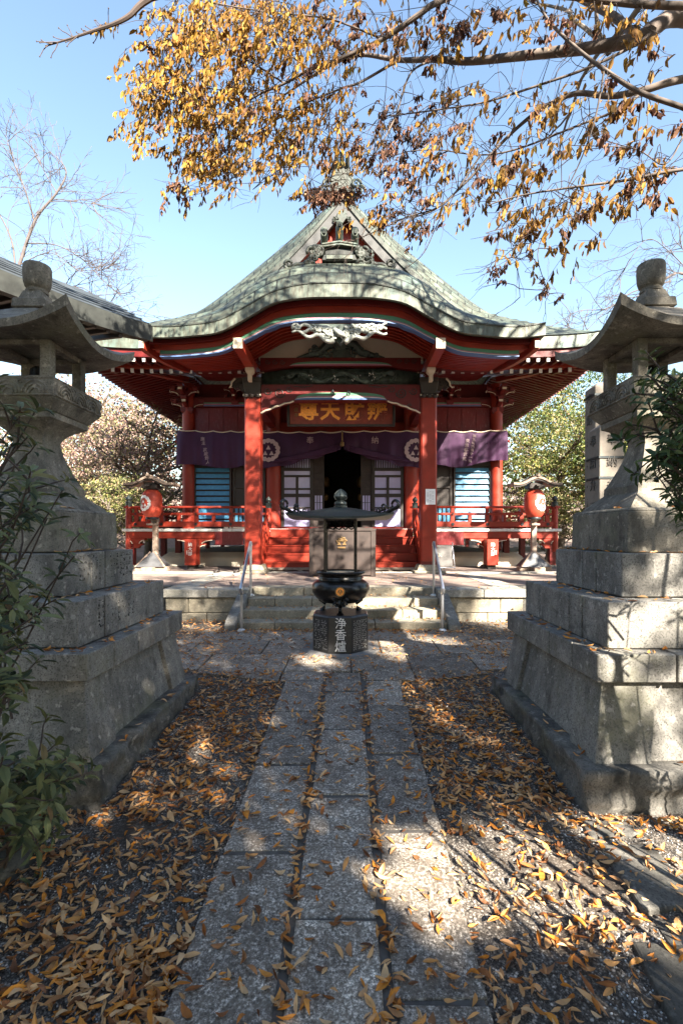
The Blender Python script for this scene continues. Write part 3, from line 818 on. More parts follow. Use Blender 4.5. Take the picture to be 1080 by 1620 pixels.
for fx, r in ((-4.17, .165), (4.17, .165), (-1.87, .20), (1.87, .20)):
    mb = MB(); mb.lathe([(r, FL), (r, 5.55)], XC+fx, YW, 24)
    o = T(mb, 'hall_pillar', M['red'], smooth='auto')
    if abs(fx) > 4:
        mb = MB(); mb.lathe([(r+.03, 3.93), (r+.03, 4.05)], XC+fx, YW, 20); mb.tube([(XC+fx-.3, YW-.17, 3.99), (XC+fx+.3, YW-.17, 3.99)], .035, 6)
        T(mb, 'tie_beam_end', M['red'], o)
        mb = MB(); mb.lathe([(.055, 0)], 0, 0, 6) if False else mb.tube([(XC+fx, YW-.19, 3.99), (XC+fx, YW-.235, 3.99)], .075, 8)
        T(mb, 'nail_cover', M['bronze_green'], o)
for fx in (-4.17, 4.17):
    for yy in (15.5, 17.8, 20.9):
        mb = MB(); mb.lathe([(.165, FL), (.165, 5.55)], XC+fx, yy, 16); T(mb, 'hall_pillar', M['red'], smooth='auto')
for s in (-1, 1):
    a, b = sorted((XC+s*2.07, XC+s*4.01))
    mb = MB(); k = a
    n = 5
    for i in range(n): w = (b-a)/n; mb.box(a+w*i+.003, a+w*(i+1)-.003, YW+.03, YW+.10, 4.24, 4.94)
    T(mb, 'wall_board', M['red_board'], bevel=.004)
    mb = MB(); mb.box(a-.05, b+.05, YW-.06, YW+.11, 4.945, 5.20); T(mb, 'tie_beam', M['red_dark'], bevel=.01)
    mb = MB(); L = (b-a)*.36; m_ = (a+b)/2
    for i, mt in enumerate(('green', 'pink', 'blue')):
        q = MB(); q.box(m_-L, m_+L, YW-.066, YW-.060, 4.955+.035*(2-i), 4.985+.035*(2-i)); T(q, 'painted_stripe', M[mt])
    mb = MB(); mb.box(a, b, YW+.0, YW+.10, 3.36, 4.235); T(mb, 'wall_panel', M['black_wood'])
    # louvred shutter: black frame, blue slats
    x0, x1 = sorted((XC+s*3.06, XC+s*3.98)); mb = MB()
    mb.box(x0-.05, x0, YW-.02, YW+.09, FL, 3.36); mb.box(x1, x1+.05, YW-.02, YW+.09, FL, 3.36); mb.box(x0, x1, YW+.07, YW+.10, FL, 3.36)
    fr = T(mb, 'shutter', M['black_wood'], bevel=.004)
    zz = 3.30
    while zz > FL+.15:
        mb = MB(); mb.add([(x0+.005, YW-.005, zz-.115), (x1-.005, YW-.005, zz-.115), (x1-.005, YW+.035, zz), (x0+.005, YW+.035, zz),
                           (x0+.005, YW+.012, zz-.115), (x1-.005, YW+.012, zz-.115), (x1-.005, YW+.052, zz), (x0+.005, YW+.052, zz)],
                          [(0,1,2,3),(7,6,5,4),(0,4,5,1),(1,5,6,2),(2,6,7,3),(3,7,4,0)])
        T(mb, 'slat', M['slat_blue'], fr); zz -= .158
    # dark lattice door beside it
    x0, x1 = sorted((XC+s*2.09, XC+s*2.98)); mb = MB(); mb.box(x0, x1, YW+.06, YW+.10, FL, 3.36)
    for xx in (x0, x1-.06): mb.box(xx, xx+.06, YW+.02, YW+.06, FL, 3.36)
    for z0 in (FL, 2.22, 2.75): mb.box(x0, x1, YW+.025, YW+.06, z0, z0+.06)
    dd = T(mb, 'dark_door', M['black_wood'], bevel=.004)
    mb = MB()
    for i in range(7): x = x0+.1+i*(x1-x0-.2)/6; mb.box(x-.035, x+.035, YW+.03, YW+.058, FL+.12, 2.20)
    T(mb, 'blue_bar', M['slat_blue'], dd)
    if s > 0:
        mb = MB()
        for zz in np.arange(2.45, 3.2, .09): mb.box(x0+.32, x0+.42, YW+.045, YW+.058, zz, zz+.05)
        T(mb, 'nameplate_lettering', M['brown_wood'], dd)
# centre bay
mb = MB(); mb.box(XC-1.68, XC+1.68, YW-.05, YW+.10, 4.22, 4.52); T(mb, 'lintel', M['red'], bevel=.01)
mb = MB(); mb.box(XC-1.68, XC+1.68, YW-.08, YW+.12, FL+.0, FL+.07); T(mb, 'threshold', M['red_dark'], bevel=.01)
zt = lambda y: 1.5+(845-y)*.01716
for s in (-1, 1):
    x0, x1 = sorted((XC+s*.80, XC+s*1.66)); mb = MB()
    st = [x0, x0+.07, x0+.40, x0+.46, x1-.07, x1]
    mb.box(x0, x0+.08, YW-.01, YW+.04, FL+.07, 4.22); mb.box(x1-.08, x1, YW-.01, YW+.04, FL+.07, 4.22)
    xm = (x0+x1)/2
    for ya, yb2 in ((740, 745), (751.5, 755), (772, 775), (781, 786.5), (802, 804.5)): mb.box(x0+.08, x1-.08, YW-.006, YW+.036, zt(yb2), zt(ya))
    mb.box(xm-.035, xm+.035, YW-.008, YW+.038, zt(802), zt(755))
    mb.box(x0+.08, x1-.08, YW-.006, YW+.036, 3.95, 4.22)
    n = 11
    for i in range(n): x = x0+.08+(x1-x0-.16)*(i+.5)/n; mb.box(x-.012, x+.012, YW-.004, YW+.02, zt(740), 3.95)
    d = T(mb, 'sliding_door', M['black_wood'], bevel=.003)
    rows = [(727, 740), (745, 751.5), (755, 772), (775, 781), (786.5, 802), (804.5, 822)]
    mb = MB(); mb.box(x0+.07, x1-.07, YW+.022, YW+.030, FL+.09, 3.97); T(mb, 'pane', M['pane'], d)
    x0, x1 = sorted((XC+s*.50, XC+s*.80)); mb = MB()
    mb.box(x0, x1, YW+.06, YW+.12, FL+.07, 4.22)
    for xx in (x0, x1-.035): mb.box(xx, xx+.035, YW+.045, YW+.06, FL+.07, 4.22)
    for zz in np.arange(2.35, 4.1, .2): mb.box(x0, x1, YW+.048, YW+.06, zz, zz+.015)
    d = T(mb, 'folded_door', M['brown_wood'])
    mb = MB(); mb.box(x0+.05, x1-.05, YW+.05, YW+.058, zt(812), zt(783)); T(mb, 'pane', M['pane'], d)
    mb = MB()
    for q in (.33, .66): x = x0+.05+(x1-x0-.1)*q; mb.box(x-.012, x+.012, YW+.047, YW+.060, zt(812), zt(783))
    T(mb, 'muntin', M['black_wood'], d)
# --- bracket sets
def bracket(x, y, z, k=1.0, side=True, front=True):
    mb = MB(); mw = MB()
    def blk(xx, yy, zz, w, h): mb.frust(xx, yy, zz, zz+h*.45, w*.36, w*.5); mb.box(xx-w*.5, xx+w*.5, yy-w*.5, yy+w*.5, zz+h*.45, zz+h)
    def arm_x(zz, L, h, yy=y, w=.11):
        hijiki(mb, x, yy-w*k/2, yy+w*k/2, zz+h, L, h)
        for t_ in (-1, 1):
            mw.box(min(x+t_*L, x+t_*(L+.012)), max(x+t_*L, x+t_*(L+.012)), yy-w*k*.5, yy+w*k*.5, zz+h*.66, zz+h)
            pts = [(x+t_*(L*(.38+.62*(1-math.sin(a)))), yy-w*k/2-.004, zz+h-h*.3-h*.7*(1-math.cos(a))) for a in np.linspace(.1, 1.5, 7)]
            mw.tube(pts, .010*k, 5)
    def arm_y(zz, L, h):
        pl = [(y+.1, zz+h), (y-L, zz+h), (y-L, zz+h*.62), (y-L*.8, zz+h*.25), (y-L*.5, zz), (y+.1, zz)]
        mb.prism(pl, x-.055*k, x+.055*k, 'x')
        mw.box(x-.055*k, x+.055*k, y-L-.012, y-L, zz+h*.6, zz+h)
    blk(x, y, z, .34*k, .20*k)
    arm_x(z+.20*k, .46*k, .15*k)
    if front: arm_y(z+.20*k, .42*k, .15*k)
    for dx in (-.40, 0, .40): blk(x+dx*k, y, z+.35*k, .17*k, .11*k)
    if front:
        blk(x, y-.36*k, z+.35*k, .17*k, .11*k)
        arm_x(z+.46*k, .38*k, .14*k, y-.36*k); arm_y(z+.46*k, .72*k, .14*k)
        for dx in (-.32, 0, .32): blk(x+dx*k, y-.36*k, z+.60*k, .15*k, .10*k)
        blk(x, y-.66*k, z+.60*k, .15*k, .10*k)
    T(mb, 'bracket_set', M['red_dark'], bevel=.004); T(mw, 'bracket_edging', M['plaster'])
bracket(XC-4.17, YW, 4.72, .95); bracket(XC+4.17, YW, 4.72, .95)
bracket(XC-2.9, YW, 5.0, .62); bracket(XC+2.9, YW, 5.0, .62)
# --- eaves: rafters in two tiers with white painted ends
mb = MB(); x = XC-6.0
def raf(mb, a, b, w, h):
    mb.cur = 0; mb.beam(a, b, w, h)
    d = (Vector(b)-Vector(a)).normalized(); mb.cur = 1; mb.beam(Vector(b)-d*.002, Vector(b)+d*.006, w+.004, h+.004); mb.cur = 0
while x < XC+6.01:
    u = up(x, 0)
    xin = min(max(x, XC-4.9), XC+4.9)
    if abs(x-XC) < 4.3:
        raf(mb, (x, YW+.1, 5.84), (x, 11.86, 5.44+u*.8), .075, .095); raf(mb, (x, 12.4, 5.66), (x, 11.40, 5.545+u), .068, .085)
    else:
        q = abs(x-XC)-4.3; raf(mb, (x, YW-.05-q*.98, 5.80-.26*q), (x, 11.86, 5.44+u*.8), .075, .095) if YW-.05-q*.98 > 11.95 else None
        raf(mb, (x, min(12.4, 13.25-q), 5.66), (x, 11.40, 5.545+u), .068, .085) if q < 1.75 else None
    x += .235
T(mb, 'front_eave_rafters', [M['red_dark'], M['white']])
for s in (-1, 1):
    mb = MB(); y = 11.45
    while y < 22.4:
        u = .16*max(0, 1-(y-11.3)/1.6)**2 if y < 13 else 0
        q = max(0, (13.3-y)); xin = 4.1+q
        if xin < 5.55: raf(mb, (XC+s*xin, y, 5.84-.26*q), (XC+s*5.64, y, 5.44+u), .075, .095)
        if xin < 5.9: raf(mb, (XC+s*max(5.1, xin), y, 5.66), (XC+s*6.10, y, 5.545+u), .068, .085)
        y += .172
    T(mb, 'side_eave_rafters', [M['red_dark'], M['red_dark']])
    mb = MB(); mb.beam((XC+s*4.2, YW, 5.72), (XC+s*6.12, 11.38, 5.62), .16, .20); T(mb, 'hip_rafter', M['red'])
mb = MB(); N = 40                                # boards over the rafters, kioi and eave boards
def eave_board(y_in, z, hh, th, mat, name, uk=1.0):
    mb = MB(); xs_ = np.linspace(XC-WH+(y_in-YE0), XC+WH-(y_in-YE0), 49)
    zz = [z+up(x, 0)*uk for x in xs_]
    mb.band(xs_, [q+hh for q in zz], zz, y_in, y_in+th)
    for s in (-1, 1):
        ys_ = np.linspace(y_in, 22.5, 30); xo = XC+s*(WH-(y_in-YE0)); xi = xo-s*th
        vs = []
        for y in ys_:
            zz_ = z + .16*uk*max(0, 1-(y-11.3)/1.6)**2
            vs += [(xo, y, zz_+hh), (xo, y, zz_), (xi, y, zz_), (xi, y, zz_+hh)]
        fs = [(0,1,2,3)]
        for i in range(len(ys_)-1):
            for j in range(4): fs.append((4*i+j, 4*i+4+j, 4*i+4+(j+1) % 4, 4*i+(j+1) % 4))
        mb.add(vs, fs)
    T(mb, name, mat)
eave_board(11.30, 5.775, .30, .05, M['copper_edge'], 'eave_copper_edge')
eave_board(11.36, 5.60, .17, .10, M['red_dark'], 'eave_board')
eave_board(11.84, 5.50, .10, .10, M['red'], 'eave_board', .8)
rows = []
for y, z, ins in ((11.36, 5.755, .06), (11.9, 5.70, .6), (12.6, 5.80, 1.3), (13.35, 6.0, 2.05)):
    rows.append([(XC+f*(WH-ins), y, z+up(XC+f*WH, 0)*(1 if ins < .3 else 0)) for f in np.linspace(-1, 1, 41)])
mb = MB(); mb.grid(rows, uv=False)
for s in (-1, 1):
    mb.grid([[(XC+s*(WH-ins), y, z) for y in np.linspace(11.36+ins, 22.5, 20)] for ins, z in ((.06, 5.755), (.6, 5.70), (1.3, 5.80), (2.05, 6.0))], uv=False)
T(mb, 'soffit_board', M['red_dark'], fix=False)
# --- main roof
mb = MB(); rows = []
for y in np.linspace(YE0-.03, 13.5, 15):
    r_ = []
    for f in np.linspace(-1, 1, 61):
        x = XC+f*(WH+.03); tx = max(0, WH-abs(x-XC)); ty = max(0, y-YE0)
        t_ = min(tx, ty); corner = up(x, 0)*max(0, 1-ty/1.5) if ty < tx+.3 else .16*max(0, 1-ty/1.6)**2
        r_.append((x, y, p(t_)+corner))
    rows.append(r_)
mb.grid(rows)
T(mb, 'lower_roof', M['copper'], smooth='auto')
mb = MB(); rows = []
def Bv(x): return 10.22-1.22*abs(x)+.085*x*x
fs_ = np.concatenate([np.linspace(-1, -.02, 34), [0], np.linspace(.02, 1, 34)])
for y, k in ((12.68, 1.0), (12.78, .86), (12.95, .60), (13.15, .34), (13.4, .12), (13.7, 0), (16, 0), (19, 0), (21.2, 0), (22.6, 0)):
    r_ = []
    for f in fs_:
        x = f*WH; z = p(WH-abs(x)); zb = min(z, max(Bv(x), p(1.36)-.01)) if abs(x) < 4.84 else z
        kk = k
        r_.append((XC+x, y, z*(1-kk)+zb*kk))
    rows.append(r_)
mb.grid(rows); T(mb, 'upper_roof', M['copper'], smooth='auto')
# bargeboards, red gable, pendant
def barge(d0, d1, dz0, dz1, mat, name, xm=3.4):
    mb = MB(); xs_ = np.linspace(-xm, xm, 61)
    mb.band([XC+x for x in xs_], [Bv(x)+dz0 for x in xs_], [Bv(x)+dz1-.03*abs(x) for x in xs_], d0, d1); T(mb, name, mat)
barge(12.66, 12.80, .04, -.06, M['copper_dark'], 'verge_trim')
barge(12.70, 12.80, -.062, -.40, M['barge'], 'bargeboard')
mb = MB(); xs_ = np.linspace(-3.2, 3.2, 41)
mb.band([XC+x for x in xs_], [Bv(x)-.30 for x in xs_], [6.5]*41, 13.02, 13.10)
for x in np.arange(-2.7, 2.8, .3): mb.box(XC+x-.03, XC+x+.03, 12.99, 13.02, 6.5, Bv(x)-.45)
for z in (7.6, 8.3, 9.0): w = max(.2, (9.9-z)/1.15); mb.box(XC-w, XC+w, 12.93, 13.02, z, z+.13)
T(mb, 'gable_wall', M['red'])
mb = MB()
for s in (-1, 1):
    for k in range(2): mb.spiral(XC+s*(.10+.10*k), 9.70-.08*k, 12.66, .07, 1.3, 1.2 if s > 0 else 2, s, .025)
mb.prism([(XC-.10, 9.85), (XC+.10, 9.85), (XC+.13, 9.7), (XC, 9.5), (XC-.13, 9.7)], 12.64, 12.70)
T(mb, 'gable_pendant', M['copper_dark'])
mb = MB()
for a, b, w in ((10.80, 11.02, .30), (11.02, 11.12, .36), (11.12, 11.22, .20)): mb.box(XC-w/2, XC+w/2, 13.3, 21.2, a, b)
T(mb, 'ridge', M['copper'], bevel=.02)
mb = MB(); mb.prism([(XC-.34, 10.40), (XC-.28, 10.85), (XC-.16, 11.10), (XC, 11.2), (XC+.16, 11.10), (XC+.28, 10.85), (XC+.34, 10.40)], 12.75, 13.35)
for s in (-1, 1):
    for k in range(2): mb.spiral(XC+s*(.36+.1*k), 10.60-.16*k, 12.72, .13, 1.4, 0 if s > 0 else math.pi, s, .04)
for dx in (-.14, 0, .14): mb.tube([(XC+dx, 12.9, 11.0), (XC+dx, 12.7, 11.1), (XC+dx, 12.55, 11.3)], .055, 10)
T(mb, 'ridge_end_ornament', M['copper_dark'], smooth='auto')
# --- the porch: undulating gable
YP = 8.90; k_ = YP/F
TOP = [(0, 447), (62, 450), (104.5, 461), (146.6, 484), (190, 506), (232, 513), (283, 516), (326, 511)]
BOT = [(0, 469.5), (62, 471.7), (105, 480), (147, 503.6), (190, 525), (232, 531), (290, 533.6), (326, 530)]
TOPz = [(a*k_, 1.5+(845-b)*k_) for a, b in TOP]; BOTz = [(a*k_, 1.5+(845-b)*k_) for a, b in BOT]
PW = 326*k_; NX = 81
US, TZ = curve(TOPz, 1+NX//2); _, BZ = curve(BOTz, 1+NX//2)
def sym(a): a = list(a); return a[::-1] + a[1:]
PX_ = [XC-u for u in US[::-1]] + [XC+u for u in US[1:]]; TZ2 = sym(TZ); BZ2 = sym(BZ)
sU = [(0, 1.0), (.8, 1.02), (1.7, 1.02), (2.1, .76), (2.67, .5), (3.08, .36), (3.74, .10)]
def s_(u): return float(np.interp(abs(u), [a for a, b in sU], [b for a, b in sU]))
rows = []
gd = [(8.90, 0, 0), (8.93, .10, 0), (8.98, .22, 0), (9.06, .36, 0), (9.18, .50, 0), (9.34, .60, 0), (9.55, .66, 0), (9.9, .70, .05), (10.6, .72, .35), (11.4, .74, .8), (12.4, .76, 1.35), (13.4, .78, 1.9)]
for d, g_, back in gd:
    r_ = []
    for x, t_ in zip(PX_, TZ2):
        u = abs(x-XC); sl = .34*min(1, max(0, (u-1.3)/1.5))
        r_.append((x, d, t_+s_(u)*g_+back*sl))
    rows.append(r_)
mb = MB(); mb.grid(rows); T(mb, 'porch_roof', M['copper'], smooth='auto')
mb = MB(); mb.band(PX_, [z-.002 for z in TZ2], BZ2, YP-.01, YP+.06); 
for i in range(4, NX-4, 3):                      # standing seams of the edge sheets
    x = PX_[i]; mb.box(x-.004, x+.004, YP-.016, YP-.01, BZ2[i]+.01, TZ2[i]-.01)
T(mb, 'porch_copper_edge', M['copper_edge'])
mb = MB(); mb.band(PX_, [z+.008 for z in TZ2], [z-.016 for z in TZ2], YP-.025, YP+.02); T(mb, 'porch_edge_lip', M['copper_dark'])
def layer(name, mat, a0, a1, b0, b1, y0, y1, xm=PW-.10, cusp=False):
    """a painted board under the edge; a/b: drop below the copper at the centre and at the sides"""
    xs_, tt, bb = [], [], []
    for x, z in zip(PX_, BZ2):
        u = abs(x-XC)
        if u > xm: continue
        w = min(1, max(0, (u-.9)/1.2)); w = w*w*(3-2*w)
        zq = lambda q: 1.5+(q-1.5)*(y0/8.97)
        xs_.append(x); tt.append(zq(z-(a0*(1-w)+a1*w))); c = b0*(1-w)+b1*w
        if cusp: c += .05*math.exp(-((u-1.26)/.05)**2)
        bb.append(zq(z-c))
    mb = MB(); mb.band(xs_, tt, bb, y0, y1); return T(mb, name, mat)
layer('porch_bargeboard', M['red_dark'], .005, .005, .10, .085, 9.12, 9.32, PW-.14)
layer('porch_bargeboard', M['red'], .10, .085, .25, .205, 9.19, 9.36, PW-.2)
layer('porch_painted_board', M['green'], .25, .205, .335, .275, 9.21, 9.35, PW-.30)
layer('porch_painted_board', M['pink'], .336, .276, .354, .292, 9.205, 9.345, PW-.32, True)
layer('porch_painted_board', M['plaster'], .355, .293, .365, .302, 9.202, 9.34, PW-.34, True)
layer('porch_painted_board', M['blue'], .366, .303, .390, .325, 9.198, 9.33, PW-.36, True)
# curved rafters of the porch ceiling
xs_ = [x for x in PX_ if abs(x-XC) < 1.92]; zz = [z for x, z in zip(PX_, BZ2) if abs(x-XC) < 1.92]
mb = MB(); n = len(xs_)
mb.grid([[(x, y, z+.02+dz) for x, z in zip(xs_, zz)] for y, dz in ((9.3, 0.04), (10.7, .04))], uv=False)
T(mb, 'porch_ceiling', M['red_dark'], fix=False)
mb = MB()
for y in np.arange(9.42, 10.62, .15): mb.band(xs_, [z+.035 for z in zz], [z-.085 for z in zz], y, y+.055)
T(mb, 'porch_curved_rafters', M['red'])
for s in (-1, 1):                                # side soffits with rafters, side edges
    xs2 = [x for x in PX_ if 1.9 < s*(x-XC) < PW-.1]; z2 = [z for x, z in zip(PX_, BZ2) if 1.9 < s*(x-XC) < PW-.1]
    mb = MB(); mb.grid([[(x, y, z-.03+.13*(y-9.1)) for x, z in zip(xs2, z2)] for y in (9.1, 12.95)], uv=False); T(mb, 'porch_soffit', M['red_dark'], fix=False)
    mb = MB()
    for y in np.arange(9.25, 11.5, .17):
        mb.band(xs2, [z-.035+.16*(y-9.1) for z in z2], [z-.115+.16*(y-9.1) for z in z2], y, y+.07)
    T(mb, 'porch_side_rafters', M['red'])
    mb = MB(); xo = XC+s*(PW-.12); vs = []
    yy = np.linspace(9.0, 11.6, 12)
    for y in yy:
        t_ = (y-9.0)/2.6; zb = 4.90+.42*t_**1.5 + .0; vs += [(xo-.05, y, zb+.20), (xo-.05, y, zb), (xo+.05, y, zb), (xo+.05, y, zb+.20)]
    fs = [(0,1,2,3), tuple(4*11+j for j in (3,2,1,0))]
    for i in range(11):
        for j in range(4): fs.append((4*i+j, 4*i+4+j, 4*i+4+(j+1) % 4, 4*i+(j+1) % 4))
    mb.add(vs, fs); mb.cur = 1; mb.cbox((xo, 8.985, 4.98), (.08, .03, .13))
    T(mb, 'porch_side_fascia', [M['red'], M['plaster']])
    mb = MB(); rws = []
    for d, g_, back in gd[:10]:
        u = PW-.001; t_ = TZ2[-1]+s_(u)*g_+back*.34; b_ = BZ2[-1]+back*.34
        rws.append([(XC+s*(PW+.004), d, t_), (XC+s*(PW+.004), d, b_), (XC+s*(PW-.08), d, b_)])
    mb.grid(rws, uv=False); T(mb, 'porch_copper_edge', M['copper_edge'], fix=False)
# porch pillars
for s in (-1, 1):
    x = XC+s*1.88; y = 10.60
    mb = MB(); c = .035; a = .17
    mb.prism([(x-a+c, y-a), (x+a-c, y-a), (x+a, y-a+c), (x+a, y+a-c), (x+a-c, y+a), (x-a+c, y+a), (x-a, y+a-c), (x-a, y-a+c)], TL+.17, 4.42, 'z')
    o = T(mb, 'porch_pillar', M['red'])
    mb = MB(); mb.frust(x, y, TL-.01, TL+.05, .34, .33); mb.frust(x, y, TL+.05, TL+.17, .27, .22); T(mb, 'plinth', M['step_stone'], o, bevel=.02, seg=2)
    mb = MB(); mb.box(x-a-.012, x+a+.012, y-a-.012, y+a+.012, TL+.17, TL+.24); T(mb, 'foot_band', M['red_dark'], o)
    # dark carved capital and elephant-nose ends
    mb = MB(); mb.box(x-.19, x+.19, y-.19, y+.19, 4.42, 4.50); mb.frust(x, y, 4.50, 4.74, .155, .20); mb.box(x-.20, x+.20, y-.20, y+.20, 4.74, 4.84)
    for dx in (-.12, 0, .12): mb.lathe([(.05, 4.40), (.062, 4.44), (.05, 4.48)], x+dx, y-.19, 8)
    T(mb, 'capital', M['black_wood'], o, bevel=.01)
    mb = MB()
    for dz in (4.44,): 
        for dx in np.linspace(-.17, .17, 6): mb.box(x+dx-.018, x+dx+.018, y-.212, y-.200, dz, dz+.03)
    T(mb, 'capital_beads', M['plaster'], o)
    mb = MB()
    mb.prism([(x+s*.2, 4.58), (x+s*.2, 4.86), (x+s*.36, 4.86), (x+s*.46, 4.78), (x+s*.45, 4.68), (x+s*.38, 4.62), (x+s*.31, 4.66), (x+s*.26, 4.58)], y-.07, y+.07)
    for q in range(3): mb.spiral(x+s*(.26+.08*q), 4.76-.03*q, y-.08, .06, 1.4, 1, s, .014)
    T(mb, 'carved_nosing', M['black_wood'], o, bevel=.012)
    mb = MB(); mb.tube([(x+s*.38, y-.09, 4.84), (x+s*.45, y-.10, 4.76), (x+s*.46, y-.10, 4.69), (x+s*.51, y-.1, 4.63)], [.022, .022, .016, .008], 6); T(mb, 'tusk', M['plaster'], o)
    # purlin end coming forward
    mb = MB(); mb.box(x-.085, x+.085, 9.10, 12.6, 4.95, 5.14); mb.cur = 1; mb.box(x-.087, x+.087, 9.085, 9.10, 4.948, 5.142)
    T(mb, 'porch_purlin', [M['red'], M['plaster']])
    mb = MB(); mb.frust(x, 10.2, 4.82, 4.88, .05, .085); mb.box(x-.085, x+.085, 10.12, 10.28, 4.88, 4.949); mb.box(x-.035, x+.035, 10.13, 10.27, 4.68, 4.82); T(mb, 'bearing_block', M['plaster'])
    # side tie back to the hall
    mb = MB(); mb.box(x-.09, x+.09, 10.8, YW, 4.35, 4.62); T(mb, 'tie_beam', M['red_dark'])
    bracket(x, 10.60, 4.85, .44, front=False)
    bracket(XC+s*1.42, 10.75, 4.70, .38, front=False)
# porch beam with swirls and stripes
BY0, BY1 = 10.48, 10.72
xs_ = np.linspace(XC-1.70, XC+1.70, 61)
def kb(x, z_top, sag): u = abs(x-XC)/1.7; return z_top - sag*u**3
mb = MB(); tt = [4.70-.0*x for x in xs_]; bb = [4.36 - .24*max(0, (abs(x-XC)-1.0)/.7)**1.3 for x in xs_]
mb.band(xs_, tt, bb, BY0, BY1); T(mb, 'porch_beam', M['red_dark'])
mb = MB()
for s in (-1, 1):
    mb.spiral(XC+s*1.30, 4.52, BY0-.004, .115, 1.9, 0 if s < 0 else math.pi, s, .016)
    mb.spiral(XC+s*1.56, 4.56, BY0-.004, .085, 1.5, 0 if s < 0 else math.pi, s, .014)
    mb.spiral(XC+s*1.10, 4.60, BY0-.004, .07, 1.5, 0 if s < 0 else math.pi, s, .012)
    mb.tube([(XC+s*1.0, BY0-.004, 4.66), (XC+s*.8, BY0-.004, 4.64), (XC+s*.6, BY0-.004, 4.67)], .011, 5)
    mb.spiral(XC+s*1.46, 4.245, BY0-.004, .045, 1.2, 0, s, .012)
T(mb, 'beam_swirl', M['black_wood'], split='side')
mb = MB()
for s in (-1, 1):
    pts = [(XC+s*(1.0+.7*q), BY0-.006, 4.345-.24*q**1.3-.018*abs(math.sin(q*11))) for q in np.linspace(0, 1, 24)]
    mb.tube(pts, .018, 6)
T(mb, 'beam_edging', M['plaster'], split='each')
xs3 = np.linspace(XC-.98, XC+.98, 31)
for i, (mt, a, b) in enumerate((('green', .155, .085), ('pink', .083, .062), ('white', .060, .046), ('blue', .044, .004))):
    mb = MB(); f_ = lambda x: 1-((abs(x-XC)/.98)**4)
    mb.band(xs3, [4.37+a*f_(x)**.5+.001 for x in xs3], [4.37+b*f_(x)**.5-.001 for x in xs3], BY0-.012-.002*i, BY0-.0005); T(mb, 'beam_stripe', M[mt])
mb = MB()
for dx in (-.17, .17): mb.tube([(XC+dx, BY0-.03, 4.58), (XC+dx+.03, BY0-.03, 4.50), (XC+dx, BY0-.03, 4.42), (XC+dx-.03, BY0-.03, 4.50), (XC+dx, BY0-.03, 4.58)], .012, 6)
T(mb, 'beam_hook', M['iron'], split='each')
# dragon frieze over the beam
mb = MB(); r2 = random.Random(5)
mb.box(XC-1.72, XC+1.72, 10.64, 10.68, 4.70, 5.10)
pts = [(XC-1.15+2.3*t_, 10.54+.03*math.sin(t_*17), 4.87+.10*math.sin(t_*15)) for t_ in np.linspace(0, 1, 60)]
mb.tube(pts, [.055+.015*math.sin(k*.9) for k in range(60)], 8)
for k in range(44):
    mb.spiral(XC+r2.uniform(-1.25, 1.25), r2.uniform(4.74, 5.0), 10.55-r2.uniform(0, .06), r2.uniform(.03, .075), 1.3, r2.uniform(0, 6), r2.choice((-1, 1)), .014)
T(mb, 'dragon_frieze', M['carving_dark'], smooth=True)
mb = MB()
for k in range(36): mb.cbox((XC+r2.choice((-.62, -.1, .35, .7))+r2.gauss(0, .06), 10.47, r2.uniform(4.76, 4.94)), (.012, .012, .025))
T(mb, 'frieze_white_bits', M['white'])  # small white pieces scattered over the carving
# upper beam
xs_ = np.linspace(XC-1.72, XC+1.72, 51)
mb = MB(); mb.band(xs_, [5.28]*51, [5.06+.03-.09*max(0, (abs(x-XC)-.9)/.8)**1.5 for x in xs_], 10.50, 10.70); T(mb, 'porch_beam', M['red_dark'])
for i, (mt, a, b) in enumerate((('green', .10, .055), ('white', .053, .045), ('pink', .044, .012))):
    mb = MB(); f_ = lambda x: 1-((abs(x-XC)/1.1)**4)
    xs4 = np.linspace(XC-1.1, XC+1.1, 31); mb.band(xs4, [5.10+a*f_(x)**.5 for x in xs4], [5.10+b*f_(x)**.5 for x in xs4], 10.49-.002*i, 10.499); T(mb, 'beam_stripe', M[mt])
mb = MB()
for s in (-1, 1):
    for k in range(3): mb.spiral(XC+s*(1.25+.16*k), 5.19, 10.496, .055, 1.4, 0, s, .009)
T(mb, 'beam_swirl', M['black_wood'], split='side')
# plaster tympanum with frog-leg strut
xs_ = [x for x in PX_ if abs(x-XC) < 1.84]; zz = [z for x, z in zip(PX_, BZ2) if abs(x-XC) < 1.84]
mb = MB(); mb.band(xs_, [max(z-.02, 5.285) for z in zz], [5.28]*len(xs_), 10.64, 10.70); T(mb, 'tympanum', M['plaster'])
mb = MB(); r2 = random.Random(9)
for s in (-1, 1):
    mb.tube([(XC+s*.10, 10.58, 5.62), (XC+s*.30, 10.58, 5.58), (XC+s*.45, 10.58, 5.42), (XC+s*.75, 10.58, 5.34), (XC+s*.95, 10.58, 5.30)], [.09, .10, .09, .06, .02], 8)
    for k in range(9): mb.spiral(XC+s*r2.uniform(.12, .85), 5.34+r2.uniform(0, .22)*(1 if k < 6 else .3), 10.52, r2.uniform(.05, .09), 1.4, r2.uniform(0, 6), s, .022)
mb.box(XC-.17, XC+.17, 10.5, 10.64, 5.285, 5.46); mb.frust(XC, 10.57, 5.46, 5.62, .10, .19, .07, .1); mb.box(XC-.2, XC+.2, 10.5, 10.64, 5.62, 5.70)
T(mb, 'frog_leg_strut', M['carving_dark'], smooth='auto')
